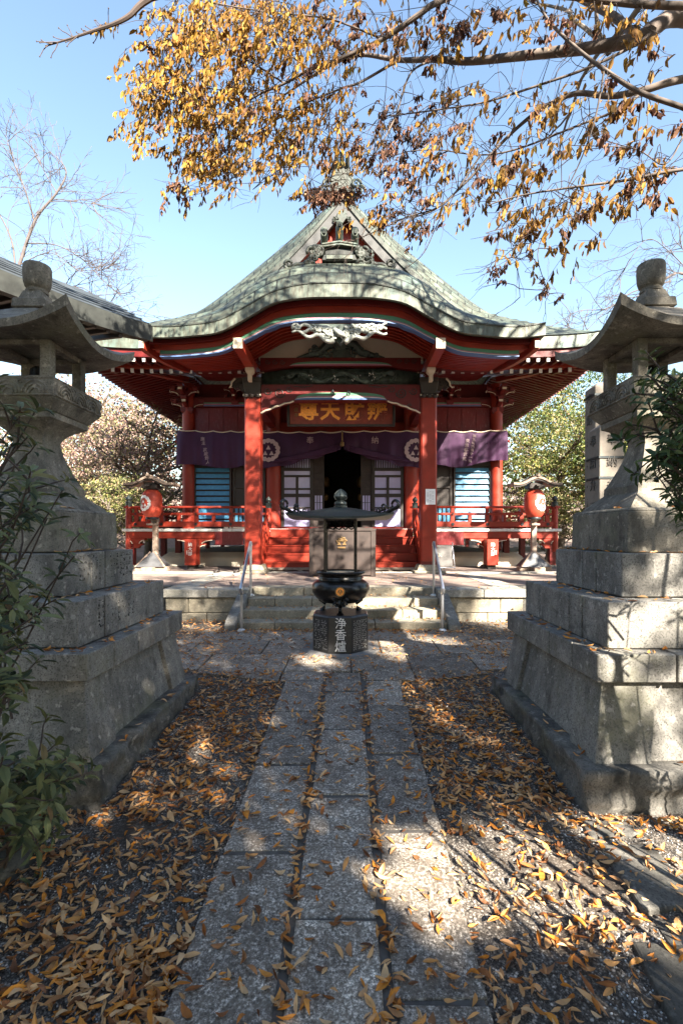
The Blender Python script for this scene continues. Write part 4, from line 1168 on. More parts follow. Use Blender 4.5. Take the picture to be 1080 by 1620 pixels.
# white carved pendant at the porch apex
mb = MB(); r2 = random.Random(11); yk = 9.14
q_ = MB(); q_.prism([(XC-.62, 5.43), (XC+.62, 5.43), (XC+.24, 5.26), (XC+.17, 5.18), (XC+.02, 5.04), (XC-.12, 5.18), (XC-.24, 5.26)], yk+.02, yk+.10); T(q_, 'pendant_back', M['carving_dark'])  # backing coloured dark so the gaps in the carving look shaded
for s in (-1, 1):
    for q in range(3):
        pts = [(XC+s*(.10+.78*t_), yk-.02*q, 5.40-.10*q-.10*(1-t_)+.04*math.sin(t_*13+q*2+s)+.03*q*t_) for t_ in np.linspace(0, 1, 24)]
        mb.tube(pts, [.050*(1-.6*k/23) for k in range(24)], 7)
    for k in range(16):
        t_ = r2.random(); mb.spiral(XC+s*(.08+.72*t_), 5.36-.24*(1-t_)**1.5*r2.random()-.02, yk-.04-.03*r2.random(), r2.uniform(.04, .08), 1.3, r2.uniform(0, 6), r2.choice((-1, 1)), .024)
for k in range(10): mb.spiral(XC+r2.uniform(-.16, .18), r2.uniform(5.06, 5.34), yk-.05, r2.uniform(.03, .06), 1.2, r2.uniform(0, 6), r2.choice((-1, 1)), .017)
mb.tube([(XC-.1, yk-.08, 5.30), (XC+.02, yk-.1, 5.2), (XC+.12, yk-.08, 5.14), (XC+.03, yk-.06, 5.04)], [.04, .05, .035, .012], 7)
T(mb, 'carved_pendant', M['carving'], smooth=True)
# ridge-end ornament standing on the porch roof
zb = 6.66; yo = 9.30
mb = MB(); mb.prism([(XC-.34, zb-.02), (XC-.30, zb+.10), (XC+.30, zb+.10), (XC+.34, zb-.02)], yo-.10, yo+.14)
mb.prism([(XC-.29, zb+.10), (XC-.27, zb+.24), (XC+.27, zb+.24), (XC+.29, zb+.10)], yo-.06, yo+.12)
oo = T(mb, 'porch_ridge_ornament', M['copper_sooty'], bevel=.015)
mb = MB()
for z, h, w in ((zb+.26, .035, .36), (zb+.31, .035, .33)): mb.prism([(XC-w, z-.05), (XC, z), (XC+w, z-.05), (XC+w, z-.05+h), (XC, z+h), (XC-w, z-.05+h)], yo-.13, yo+.5)
mb.box(XC-.25, XC+.25, yo-.115, yo-.10, zb+.0, zb+.08)
T(mb, 'ornament_cap', M['copper_edge'], oo, bevel=.01)
mb = MB(); mi = MB()
for dx, zt_ in ((-.29, .58), (0, .71), (.29, .58)):
    x = XC+dx; z0 = zb+.28; z1 = zb+zt_-.09
    mb.tube([(x, yo+.5, z0+.04), (x, yo+.2, z0+.05), (x, yo+.02, z0+.12), (x, yo-.07, z0+.22), (x, yo-.09, z1), (x, yo-.09, z1+.05)], [.06, .065, .068, .07, .072, .072], 14)
    mb.lathe([(.072, z1+.05), (.06, z1+.09), (.035, z1+.11), (.005, z1+.12)], x, yo-.09, 14)
    mi.lathe([(.028, z1-.04), (.03, z1+.02), (.02, z1+.05)], x, yo-.150, 10)
    mb.tube([(x+.045*math.cos(a), yo-.160, z1-.02+.07*math.sin(a)) for a in np.linspace(0, 2*math.pi, 15)], .012, 5)
T(mb, 'roll_end', M['copper_edge'], oo, smooth='auto'); T(mi, 'roll_end_boss', M['copper_dark'], oo, split='each')
mb = MB(); r2 = random.Random(3)
for s in (-1, 1):
    pts = [(XC+s*(.33+.60*t_), yo-.06, zb+.10-.30*t_**1.4+.05*math.sin(t_*9)) for t_ in np.linspace(0, 1, 18)]
    mb.tube(pts, [.08*(1-.6*k/17) for k in range(18)], 8)
    mb.spiral(XC+s*.95, zb-.08, yo-.08, .10, 1.4, -1.5, s, .035)
    for k in range(9): mb.spiral(XC+s*(.36+.13*r2.random()*k/3), zb+.16-.04*k*r2.random(), yo-.10, r2.uniform(.07, .12), 1.4, r2.uniform(0, 6), s, .034)
T(mb, 'ornament_wing', M['copper_dark'], oo, smooth=True, split='side')
# ------------------------------------------------------------------ things on and around the temple
def crest(mb, c, r, right=(1,0,0), up=(0,0,1), out=.006, lobes=14, th=.16, bulge=None):
    """three scales inside a ring of waves, raised on its ground; bulge(q) may bend it round a drum"""
    c = Vector(c); rt = Vector(right).normalized(); u = Vector(up).normalized(); n = rt.cross(u)
    def pt(a, b, o): 
        if bulge: return bulge(a, b, o)
        return c + rt*a + u*b + n*o
    k = lobes*6; vs = []; fs = []
    for i in range(k):
        an = 2*math.pi*i/k; ro = r*(1-.07*(1-abs(math.sin(an*lobes/2)))); ri = r*(.64+.05*math.sin(an*lobes+.6))
        for rr in (ro, (ro+ri)/2, ri): vs.append(pt(rr*math.cos(an), rr*math.sin(an), out))
    for i in range(k):
        j = (i+1) % k
        for q in (0, 1): fs.append((3*i+q, 3*j+q, 3*j+q+1, 3*i+q+1))
    mb.add(vs, fs)
    for i in range(lobes*2):                     # wave strokes
        an = 2*math.pi*i/(lobes*2)
        pass
    h = r*.34
    for tx, ty in ((0, .17), (-.27, -.30), (.27, -.30)):
        a, b = tx*r, ty*r
        tri = [(a-h*.58, b-h*.34), (a+h*.58, b-h*.34), (a, b+h*.75)]
        mb.add([pt(x, y, out) for x, y in tri], [(0, 1, 2)])
def cloth(x0, x1, ztop, zbot, y, nx=70, nz=14, fold=.03, slack=.03, seed=1, nd=9):
    r_ = random.Random(seed); ph = [r_.uniform(0, 6) for _ in range(4)]
    rows = []
    for i in range(nz+1):
        t = i/nz; row = []
        for j in range(nx+1):
            q = j/nx; x = x0+(x1-x0)*q
            zt_ = ztop(q); zb_ = zbot(q)
            yy = y - fold*t*(.5*math.sin(q*nd+ph[0]) + .3*math.sin(q*nd*2.3+ph[1])) - .012*math.sin(q*nd*5+ph[2])*t - slack*math.sin(math.pi*t)*.4
            row.append((x, yy, zt_+(zb_-zt_)*t))
        rows.append(row)
    return rows
# centre curtain, gathered up in the middle
cz = lambda q: abs(q-.5)*2
def swag(q, n): return -.035*math.sin(math.pi*((q*n) % 1))
cu = thing('entrance_curtain', 'dark purple curtain gathered up in the middle over the temple entrance', 'curtain', (XC, 12.95, 4.2), 'purple festival curtains')
mb = MB(); x0, x1 = XC-2.26, XC+2.26
mb.grid(cloth(x0, x1, lambda q: 4.20+swag(q, 8)-.015*math.sin(q*6), lambda q: 3.86-.60*min(1, cz(q)/.78)**.62 - .03*math.sin(q*40), 12.92, 120, 16, .10, .06, 3, 24))
mb.build('cloth', M['purple'], cu, smooth=True, fix=False)
mb = MB()                                        # draped folds running up to the gather
for s in (-1, 1):
    for k in range(5):
        pts = [(XC+s*(.03+1.85*t), 12.86, 3.90-(.06*k)-(.48-.03*k)*t**.75+.02*k) for t in np.linspace(0, 1, 20)]
        mb.tube(pts, [.012+.022*math.sin(math.pi*i/19) for i in range(20)], 6)
mb.build('fold', M['purple'], cu, smooth=True)
mb = MB(); mb.tube([(x0+(x1-x0)*q, 12.91, 4.215+swag(q, 8)-.015*math.sin(q*6)) for q in np.linspace(0, 1, 81)], .016, 6); mb.build('white_piping', M['plaster'], cu, smooth=True)
mb = MB()
text_mesh(mb, '奉', (XC-.84, 12.845, 3.95), .20); text_mesh(mb, '納', (XC+.86, 12.845, 3.95), .20); mb.build('lettering', M['crest_pale'], cu)
mb = MB()
for s in (-1, 1): crest(mb, (XC+s*1.93, 12.835, 3.70), .31)
mb.build('crest', M['crest_pale'], cu, fix=False, split='side')
mb = MB(); mb.tube([(XC, 12.84, 4.2), (XC, 12.84, 3.9)], .02, 6); mb.lathe([(.02, 3.93), (.05, 3.90), (.055, 3.84), (.045, 3.80)], XC, 12.84, 10); mb.build('tie_tassel', M['brass'], cu, smooth='auto')
for s, lab in ((-1, 'dark purple side bay curtain with a single column of small white characters'), (1, 'purple side bay curtain, sunlit, with two columns of small white characters')):
    ct = thing('side_curtain', lab, 'curtain', (XC+s*3.1, 12.95, 4.2), 'purple festival curtains')
    xa, xb = (XC+s*4.36, XC+s*2.02)
    mb = MB(); rows = cloth(xa, xb, lambda q: 4.24+swag(q, 5)-.05*q*(1-q), lambda q: 3.30+(.14*(1-q)**2 if s > 0 else -.0)+.05*math.sin(q*9), 13.02, 90, 16, .10, .05, 8+s, 15)
    # the outer end wraps in front of the corner pillar
    rows = [[(x, y-.14*math.exp(-((abs(x-XC)-4.17)/.22)**2), z) for x, y, z in r_] for r_ in rows]
    mb.grid(rows); mb.build('cloth', M['purple'], ct, smooth=True, fix=False)
    mb = MB(); mb.tube([(x, y-.012, z+.012) for x, y, z in rows[0]], .014, 6); mb.build('white_piping', M['plaster'], ct, smooth=True)
    mb = MB()
    def yat(x, z):
        r0 = min(range(17), key=lambda i: abs(rows[i][45][2]-z)); c0 = min(range(91), key=lambda j: abs(rows[0][j][0]-x)); return rows[r0][c0][1]
    if s < 0:
        for ch, k in zip('施主武蔵野人', (0, 1, 2.6, 3.6, 4.6, 5.6)):
            x = XC-3.70+.026*k; z = 4.02-.112*k; text_mesh(mb, ch, (x, yat(x, z)-.014, z), .11)
    else:
        for ch, k in zip('施主町内講中一同', range(8)):
            x = XC+3.50-.017*k; z = 4.10-.095*k; text_mesh(mb, ch, (x, yat(x, z)-.014, z), .085)
        for ch, k in zip('東京都武蔵', range(5)):
            x = XC+3.32-.020*k; z = 3.97-.118*k; text_mesh(mb, ch, (x, yat(x, z)-.014, z), .11)
    mb.build('lettering', M['crest_pale'], ct)
# name plaque under the porch beam
pq = thing('name_plaque', 'dark wooden plaque with four large gilded characters under the porch beam', 'plaque', (XC, 11.1, 4.0))
ORG['name_plaque'] = Vector((0, 0, 0)); pq.location = (0, 0, 0)
tilt = .10
pq.location = (XC, 11.15, 3.98)
ORG[pq.name] = Vector((XC, 11.15, 3.98)); pq.rotation_euler = (R(6), 0, 0)
mb = MB(); mb.box(XC-1.17, XC+1.17, 11.15, 11.20, 3.98, 4.66); mb.build('board', plain('red_brown_board', (.21, .028, .013), .5, var=.3), pq, bevel=.01)
mb = MB()
for a in ((XC-1.22, XC+1.22, 3.95, 4.0), (XC-1.22, XC+1.22, 4.64, 4.70)): mb.box(a[0], a[1], 11.12, 11.215, a[2], a[3])
for a in (XC-1.22, XC+1.165): mb.box(a, a+.055, 11.12, 11.215, 4.002, 4.638)
mb.build('frame', M['black_wood'], pq, bevel=.006)
mb = MB()
for ch, px in zip('尊天財辨', (488, 522, 560, 596.5)):
    x = (px-552)*11.1/F; text_mesh(mb, ch, (x, 11.142, 4.28), .46, extrude=.008, bold=.012)
mb.build('lettering', M['gold'], pq)
mb = MB()
for k, ch in enumerate('大盛寺'): text_mesh(mb, ch, (XC-1.02, 11.143, 4.44-.12*k), .10)
mb.build('small_lettering', M['brass'], pq)
# offering box
ob = thing('offering_box', 'large dark brown wooden offering box with a gilded crest before the steps', 'offering box', (-.17, 9.8, TL))
bx0, bx1 = -.77, .51
mb = MB(); mb.box(bx0, bx1, 9.50, 10.2, TL+.06, TL+.88); mb.build('body', M['brown_wood'], ob, bevel=.012)
mb = MB()
for a, b in ((bx0-.005, bx0+.09), (bx1-.09, bx1+.005)): mb.box(a, b, 9.485, 9.5, TL+.0, TL+.88)
mb.box(bx0+.09, bx1-.09, 9.488, 9.5, TL+.02, TL+.12); mb.box(bx0-.01, bx1+.01, 9.48, 10.22, TL+.88, TL+.93); mb.box(bx0, bx1, 9.52, 10.18, TL, TL+.06)
mb.build('frame', M['brown_wood'], ob, bevel=.008)
mb = MB()
for k in range(9): y = 9.54+.075*k; mb.box(bx0+.05, bx1-.05, y, y+.035, TL+.931, TL+.95)
mb.build('slatted_lid', M['black_wood'], ob)
mb = MB(); cxx = (540.5-552)*9.48/F
for s in (-1, 1):
    for k in range(5):
        a = R(15+35*k); mb.spiral(cxx+s*.075*math.cos(a), TL+.66+.075*math.sin(a), 9.482, .032, 1, a, s, .008)
mb.box(cxx-.075, cxx+.075, 9.475, 9.487, TL+.545, TL+.575)
for a, b in ((0, .08), (-.05, .01), (.05, .01)): mb.prism([(cxx+a-.04, TL+.60+b), (cxx+a+.04, TL+.60+b), (cxx+a, TL+.67+b)], 9.474, 9.486)
mb.build('crest', M['brass'], ob)
# ------------------------------------------------------------------ incense burner
CX, CY = -.095, 5.52
ce = thing('incense_burner', 'black bronze incense burner with a roof on an octagonal inscribed stone base', 'incense burner', (CX, CY, PL))
r8 = .328; a0 = math.pi/8
zb0 = PL+.03; zb1 = PL+.43
mb = MB(); mb.lathe([(r8, zb0), (r8, zb1-.02), (r8-.018, zb1)], CX, CY, 8, a0); bs = mb.build('stone_base', M['tile_stone'], ce, bevel=.006)
ap = r8*math.cos(a0)
mb = MB()
for k, ch in enumerate('浄香爐'): text_mesh(mb, ch, (CX+.005, CY-ap-.003, zb1-.085-.123*k), .125, extrude=.002)
mb.build('lettering', M['letter_white'], bs)
mb = MB(); r2 = random.Random(4)
for sg in (-1, 1):                               # columns of tiny inscription on the slanting faces
    an = -math.pi/2 + sg*math.pi/4; n = Vector((math.cos(an), math.sin(an), 0)); tdir = Vector((-math.sin(an), math.cos(an), 0))
    c0 = Vector((CX, CY, 0)) + n*(ap+.001)
    for col in range(-4, 5):
        for row in range(15):
            if r2.random() < (.16 if sg > 0 else .30): continue
            z = zb1-.06-.0215*row
            for _ in range(3):
                p_ = c0 + tdir*(col*.0235+r2.uniform(-.006, .006)); zz = z+r2.uniform(-.006, .006)
                L, h = (r2.uniform(.006, .011), .0022) if r2.random() < .6 else (.0022, r2.uniform(.006, .012))
                q = [p_-tdir*L/2, p_+tdir*L/2]
                mb.add([(q[0].x, q[0].y, zz-h/2), (q[1].x, q[1].y, zz-h/2), (q[1].x, q[1].y, zz+h/2), (q[0].x, q[0].y, zz+h/2)], [(0, 1, 2, 3)])
mb.build('inscription', M['letter_white'], bs, fix=False, split='side')
z = zb1
mb = MB()
prof = [(.10, .100), (.19, .115), (.265, .165), (.302, .225), (.312, .270), (.300, .318), (.265, .350), (.235, .366), (.232, .378), (.246, .384), (.240, .400), (.225, .408), (.228, .425), (.262, .437), (.268, .452), (.262, .462), (.232, .462), (.205, .430), (.0, .42)]
mb.lathe([(a*1.045, z+b) for a, b in prof], CX, CY, 40, cap=False); bowl = mb.build('bowl', M['bronze'], ce, smooth='auto')
mb = MB()
fx = CY-.323
mb.tube([(CX+.0, fx+.02, z+.262), (CX+.0, fx-.010, z+.262)], .052, 24); mb.build('gilt_medallion', M['brass'], bowl, smooth='auto')
mb = MB(); crest(mb, (CX, fx-.0115, z+.262), .042, out=.0015, lobes=10); mb.build('crest', M['gold'], bowl, fix=False)
for an in (-90, 30, 150):
    c, s2 = math.cos(R(an)), math.sin(R(an)); mb = MB()
    mb.tube([(CX+c*.20, CY+s2*.20, z+.17), (CX+c*.235, CY+s2*.235, z+.11), (CX+c*.21, CY+s2*.21, z+.06), (CX+c*.235, CY+s2*.235, z+.0)], [.075, .055, .032, .042], 10)
    if an == -90:
        for sg in (-1, 1):
            mb.spiral(CX+sg*.04, z+.115, CY-.285, .034, 1.3, 0 if sg > 0 else math.pi, sg, .012); mb.spiral(CX+sg*.055, z+.165, CY-.29, .026, 1.3, 0 if sg > 0 else math.pi, sg, .010)
        mb.lathe([(.0, z+.03), (.03, z+.05), (.022, z+.085), (.0, z+.1)], CX, CY-.27, 8)
    mb.build('foot', M['bronze'], ce, smooth='auto')
zt0, zt1 = z+.44, z+1.035
for an in (45, 135, 225, 315):
    c, s2 = math.cos(R(an))*.235, math.sin(R(an))*.235; mb = MB(); mb.tube([(CX+c, CY+s2, zt0), (CX+c, CY+s2, zt1)], .017, 10); mb.build('post', M['bronze'], ce, smooth='auto')
# pierced frieze between the posts
mb = MB(); r2 = random.Random(6); q = .235*math.cos(R(45))
for (ux, uy, ox, oy) in ((1, 0, 0, -q), (1, 0, 0, q), (0, 1, -q, 0), (0, 1, q, 0)):
    for k in range(30):
        u = r2.uniform(-q, q); zz = zt1-.012-r2.uniform(0, .075); rr = r2.uniform(.008, .018)
        pts = [(CX+ox+ux*(u+rr*math.cos(a)), CY+oy+uy*(u+rr*math.cos(a)), zz+rr*math.sin(a)) for a in np.linspace(0, 5.2, 8)]
        mb.tube(pts, .0042, 4)
    mb.tube([(CX+ox-ux*q, CY+oy-uy*q, zt1-.005), (CX+ox+ux*q, CY+oy+uy*q, zt1-.005)], .008, 5)
    pts = [(CX+ox+ux*u, CY+oy+uy*u, zt1-.098+.010*math.sin(u*90)) for u in np.linspace(-q, q, 40)]
    mb.tube(pts, .005, 4)
mb.build('pierced_frieze', M['bronze'], ce)
# roof: square plan, raised corners ending in scrolls
mb = MB(); N = 20; H = .55; rows = []; rb = []
def zr(a, b):
    u = max(abs(a), abs(b))/H; v = min(abs(a), abs(b))/H
    return zt1+.020+.125*(1-u**1.35) + .045*(v**3)*u**3
ang = 0
def rot(a, b): return (CX+(a*math.cos(ang)-b*math.sin(ang)), CY+(a*math.sin(ang)+b*math.cos(ang)))
for i in range(N+1):
    r_ = []; q_ = []
    for j in range(N+1):
        a, b = -H+2*H*i/N, -H+2*H*j/N; bow = 1-.06*(1-min(abs(a), abs(b))/H)*(max(abs(a), abs(b))/H)**2
        x, y = rot(a*bow, b*bow); zz = zr(a, b); r_.append((x, y, zz)); q_.append((x, y, min(zz-.02, zt1+.045*((min(abs(a), abs(b))/H)**3)*(max(abs(a), abs(b))/H)**3)))
    rows.append(r_); rb.append(q_)
mb.grid(rows, uv=False); mb.grid([r_[::-1] for r_ in rb], uv=False)
def rim2(t_, b_):
    vs = []; fs = []
    for p_, q_ in zip(t_, b_): vs += [p_, q_]
    for k in range(len(t_)-1): fs.append((2*k, 2*k+1, 2*k+3, 2*k+2))
    mb.add(vs, fs)
rim2(rows[0], rb[0]); rim2(rows[-1], rb[-1]); rim2([r_[0] for r_ in rows], [r_[0] for r_ in rb]); rim2([r_[-1] for r_ in rows], [r_[-1] for r_ in rb])
rf = mb.build('roof', M['bronze_green'], ce, smooth='auto')
for an in (45, 135, 225, 315):
    mb = MB()
    c, s2 = math.cos(R(an)), math.sin(R(an)); rc = H*math.sqrt(2)-.03; zc = zr(H, H)
    def pp(r_, zz): return (CX+c*r_, CY+s2*r_, zz)
    pts = [pp(rc-.16, zc-.02), pp(rc-.05, zc+.0), pp(rc+.02, zc+.03)] + [pp(rc+.045+.042*math.cos(a), zc+.075+.042*math.sin(a)) for a in np.linspace(-.9, 3.9, 12)]
    mb.tube(pts, [.016, .02, .022]+[.02-.0009*k for k in range(12)], 8)
    pts = [pp(rc-.20, zc+.0), pp(rc-.13, zc+.02)] + [pp(rc-.11+.026*math.cos(a), zc+.055+.026*math.sin(a)) for a in np.linspace(-.9, 3.9, 9)]
    mb.tube(pts, .011, 7)
    for k in range(4): mb.tube([pp(rc-.1-.06*k, zc+.005), pp(rc-.08-.06*k, zc+.03), pp(rc-.11-.06*k, zc+.035)], [.012, .009, .003], 5)
    mb.build('corner_scroll', M['bronze'], ce, smooth=True)
zf = zt1+.14
mb = MB(); mb.lathe([(.075, zf), (.075, zf+.02), (.062, zf+.03), (.070, zf+.05), (.066, zf+.075), (.045, zf+.09), (.04, zf+.10), (.066, zf+.125), (.074, zf+.155), (.062, zf+.19), (.035, zf+.225), (.012, zf+.255), (.0, zf+.27)], CX, CY, 20)
for a in range(6):
    an = R(60*a+30); mb.tube([(CX+.078*math.cos(an)*w, CY+.078*math.sin(an)*w, zf+h) for w, h in ((.8, .11), (1.08, .15), (.95, .19), (.6, .225), (.2, .255))], .007, 5)
mb.v = [(a, b, zf+(c-zf)*.78) for a, b, c in mb.v]; mb.build('finial', M['bronze_green'], ce, smooth='auto')
mb = MB(); mb.lathe([(.0, z+.455), (.19, z+.45), (.21, z+.44)], CX, CY, 20); mb.build('ash', M['plaster'], ce, smooth=True)
# ------------------------------------------------------------------ handrails of the stone steps
for s, lab in ((-1, 'grey steel handrail at the shaded end of the stone steps, beside the pair of sandals'), (1, 'grey steel handrail at the sunlit end of the stone steps, nearest the paper notice')):
    x0 = -.095+s*1.33; x1 = -.105+s*1.40
    h = thing('handrail', lab, 'handrail', (x0, 6.5, PL), 'steel handrails of the stone steps')
    mb = MB(); a = Vector((x1, 7.50, 1.375)); b = Vector((x0-s*.0, 6.46, .80))
    d = (b-a).normalized()
    pts = [a+Vector((0, .0, -.0))] + [a.lerp(b, t) for t in (.1, .5, .9)] + [b, b+d*.03+Vector((0, 0, -.004)), b+Vector((0, -.015, -.05)), b+Vector((0, .03, -.085)), b+Vector((0, .06, -.09))]
    mb.tube([a+Vector((0, .03, -.06)), a+Vector((0, .03, -.015))]+pts, .021, 12); mb.build('rail', M['steel'], h, smooth='auto')
    for (x, y, z0, z1) in ((x1, 7.51, TL-.124, 1.36), (x0, 6.50, PL+.02, .80)):
        mb = MB(); mb.tube([(x, y, z0), (x, y, z1)], .019, 12); q = mb.build('post', M['steel'], h, smooth='auto')
        mb = MB(); mb.lathe([(.055, z0-.003), (.055, z0+.012), (.028, z0+.03)], x, y, 14); mb.build('base_flange', M['letter_white'], q, smooth='auto')
# ------------------------------------------------------------------ red paper lanterns on roofed stands
for s, px, lab1, lab2 in ((-1, 241.5, 'weathered wooden lantern stand with a curved roof at the veranda corner under the pinkish maples', 'round red paper lantern with white crest at the veranda corner under the pinkish maples'),
                          (1, 844, 'weathered wooden lantern stand with a curved roof at the veranda corner near the green maple', 'round red paper lantern with white crest at the veranda corner near the green maple')):
    d = 11.1; x = (px-552)*d/F
    st = thing('lantern_stand', lab1, 'lantern stand', (x, d, TL), 'roofed lantern stands')
    mb = MB(); mb.box(x-.36, x+.36, d-.12, d+.12, TL-.02, TL+.09); mb.box(x-.12, x+.12, d-.36, d+.36, TL-.015, TL+.085); mb.build('base', M['old_wood'], st, bevel=.01)
    mb = MB(); mb.frust(x, d+.05, TL+.09, TL+.40, .32, .06, .22, .06); mb.build('metal_foot', M['foot_metal'], st)
    mb = MB()
    for k in (-1, 1): mb.beam((x+k*.33, d-.16, TL+.09), (x+k*.05, d, TL+.42), .03, .03)
    mb.build('foot_rib', M['old_wood'], st)
    mb = MB(); mb.box(x-.055+.03, x+.055+.03, d+.05, d+.15, TL+.09, 2.62); mb.build('post', M['old_wood'], st, bevel=.006)
    mb = MB(); us = np.linspace(-.54, .54, 25); zt_ = [2.60+.19*math.exp(-(u/.29)**2)+.045*(abs(u)/.54)**4 for u in us]
    mb.band([x+u for u in us], [q for q in zt_], [q-.05 for q in zt_], d-.26, d+.26)
    mb.build('roof', M['old_wood'], st, smooth='auto')
    mb = MB(); mb.band([x+u for u in us], [q-.051 for q in zt_], [q-.09 for u, q in zip(us, zt_)], d-.235, d-.20); mb.build('roof_gable_board', M['black_wood'], st)
    mb = MB(); mb.box(x-.05, x+.05, d-.28, d+.28, 2.785, 2.815); mb.box(x-.025, x+.025, d-.30, d-.26, 2.78, 2.85); mb.build('roof_ridge', M['old_wood'], st, bevel=.008)
    mb = MB(); mb.box(x-.17, x+.17, d-.20, d+.12, 2.52, 2.60); mb.box(x-.14, x+.14, d-.16, d+.1, 2.60, 2.66); mb.box(x-.05, x+.05, d-.30, d+.2, 2.56, 2.60); mb.build('hanger_block', M['black_wood'], st, bevel=.006)
    mb = MB(); mb.box(x-.09, x+.09, d-.12, d+.06, 1.70, 1.74); mb.tube([(x, d-.03, 1.74), (x, d-.03, 1.83)], .02, 6); mb.build('lower_shelf', M['old_wood'], st)
    ln = thing('paper_lantern', lab2, 'paper lantern', (x, d-.03, 1.85), 'red paper lanterns')
    yl = d-.03; mb = MB(); prof = []
    for k in range(34):
        t = k/33; zz = 1.875+.625*t; r_ = .222*(1-abs(2*t-1)**3.4*.42)+(.004 if k % 2 else 0); prof.append((r_, zz))
    mb.lathe(prof, x, yl, 32); mb.build('paper_body', M['paper_red'], ln, smooth=True)
    mb = MB(); mb.lathe([(.135, 2.495), (.14, 2.51), (.14, 2.545), (.10, 2.55)], x, yl, 24); mb.lathe([(.10, 1.83), (.135, 1.835), (.14, 1.87), (.135, 1.88)], x, yl, 24); mb.build('rim', M['iron'], ln, smooth='auto')
    a_c = -math.pi/2 + s*.50
    def bulge(a, b, o):
        r_ = .2275; an = a_c + a/r_; t = (b+2.19-1.875)/.625; rr = .222*(1-abs(2*t-1)**3.4*.42)+.010+o
        return Vector((x+rr*math.cos(an), yl+rr*math.sin(an), 2.19+b))
    mb = MB(); crest(mb, (0, 0, 0), .18, out=.001, lobes=12, bulge=bulge); mb.build('crest', M['letter_white'], ln, fix=False, smooth=True)
# ------------------------------------------------------------------ small things
nt = thing('paper_notice', 'white paper notice pinned to one of the two red porch pillars', 'notice', (XC+1.92, 10.42, 2.1))
x = XC+1.90; mb = MB(); mb.box(x-.095, x+.115, 10.418, 10.427, 2.13, 2.46); mb.build('sheet', M['paper'], nt)
mb = MB()
for k in range(9):
    for w in range(3):
        if (k*7+w*3) % 5 != 0: mb.box(x-.07+.055*w, x-.07+.055*w+.04, 10.4165, 10.418, 2.40-.027*k, 2.404-.027*k)
mb.build('print', M['iron'], nt)
es = thing('sign_easel', 'black notice board on a folding metal stand below the red veranda floor', 'notice board', (2.15, 11.55, TL))
mb = MB(); mb.add([(1.83, 11.55, TL+.05), (2.45, 11.55, TL+.05), (2.45, 11.75, TL+.56), (1.83, 11.75, TL+.56), (1.83, 11.58, TL+.05), (2.45, 11.58, TL+.05), (2.45, 11.78, TL+.56), (1.83, 11.78, TL+.56)],
                  [(0,1,2,3),(7,6,5,4),(0,4,5,1),(1,5,6,2),(2,6,7,3),(3,7,4,0)]); mb.build('board', M['black_wood'], es, bevel=.006)
for xx in (1.80, 2.48):
    mb = MB(); mb.tube([(xx, 11.50, TL), (xx, 11.79, TL+.62)], .012, 8); mb.tube([(xx, 11.79, TL+.60), (xx, 12.0, TL)], .012, 8); mb.build('leg', M['steel'], es, smooth=True)
mb = MB(); mb.tube([(1.80, 11.51, TL+.03), (2.48, 11.51, TL+.03)], .012, 8); mb.build('crossbar', M['steel'], es, smooth=True)
mb = MB(); text_mesh(mb, '弁', (2.05, 11.63, TL+.31), .09, up=(0, .36, .93)); text_mesh(mb, '天', (2.15, 11.63, TL+.31), .09, up=(0, .36, .93)); mb.build('lettering', M['plaster'], es)
sh = thing('sandals', 'pair of black and white sandals set down on the stone terrace near a porch pillar', 'sandals', (-2.35, 9.9, TL))
for k in (-1, 1):
    xx = -2.46+.20*k; mb = MB()
    pl = [(xx+.055*math.cos(a)*(1.1 if math.sin(a) > 0 else .9), 9.86+.13*math.sin(a)) for a in np.linspace(0, 2*math.pi, 16, endpoint=False)]
    mb.prism(pl, TL+.0, TL+.045, 'z'); q = mb.build('sole', M['letter_white'], sh, bevel=.008)
    mb = MB(); mb.prism([(a, b) for a, b in pl], TL+.046, TL+.056, 'z'); 
    mb.tube([(xx-.05, 9.86, TL+.05), (xx-.03, 9.80, TL+.10), (xx, 9.76, TL+.06)], .016, 6); mb.tube([(xx+.05, 9.86, TL+.05), (xx+.03, 9.80, TL+.10), (xx, 9.76, TL+.06)], .016, 6)
    mb.box(xx-.05, xx+.05, 9.82, 9.92, TL+.056, TL+.095); mb.build('upper', M['black_wood'], sh)
# weathered votive posts beside the right lantern
def votive(name, lab, px, d, w, ztop_, bands):
    x = (px-552)*d/F; t = thing('votive_post', lab, 'wooden post', (x, d, gz(d)), 'inscribed wooden posts')
    mb = MB(); mb.frust(x, d, gz(d)-.2, ztop_-.06, w, w*.97); mb.frust(x, d, ztop_-.06, ztop_, w*.97, w*.35); mb.build('shaft', M['post_wood'], t, bevel=.006)
    mb = MB()
    for zb in bands: mb.box(x-w-.006, x+w+.006, d-w-.006, d+w+.006, zb, zb+.022)
    if bands: mb.build('iron_band', M['iron'], t, split='each')
    mb = MB(); n = 0; zz = ztop_-.18
    for ch in '奉納弁天大和講中':
        if zz < 1.7: break
        text_mesh(mb, ch, (x-w-.002, d, zz), .12, right=(0, -1, 0)); text_mesh(mb, ch, (x-.0, d-w-.002, zz), .11); zz -= .22
    mb.build('lettering', M['letter_dark'], t)
votive('a', 'taller grey wooden votive post rising behind the platform of the sunlit stone lantern', 949, 5.2, .115, 3.10, [2.94])
votive('b', 'shorter wooden votive post with two iron bands beside the shaft of the sunlit stone lantern', 957, 4.9, .125, 2.60, [2.24, 2.04])
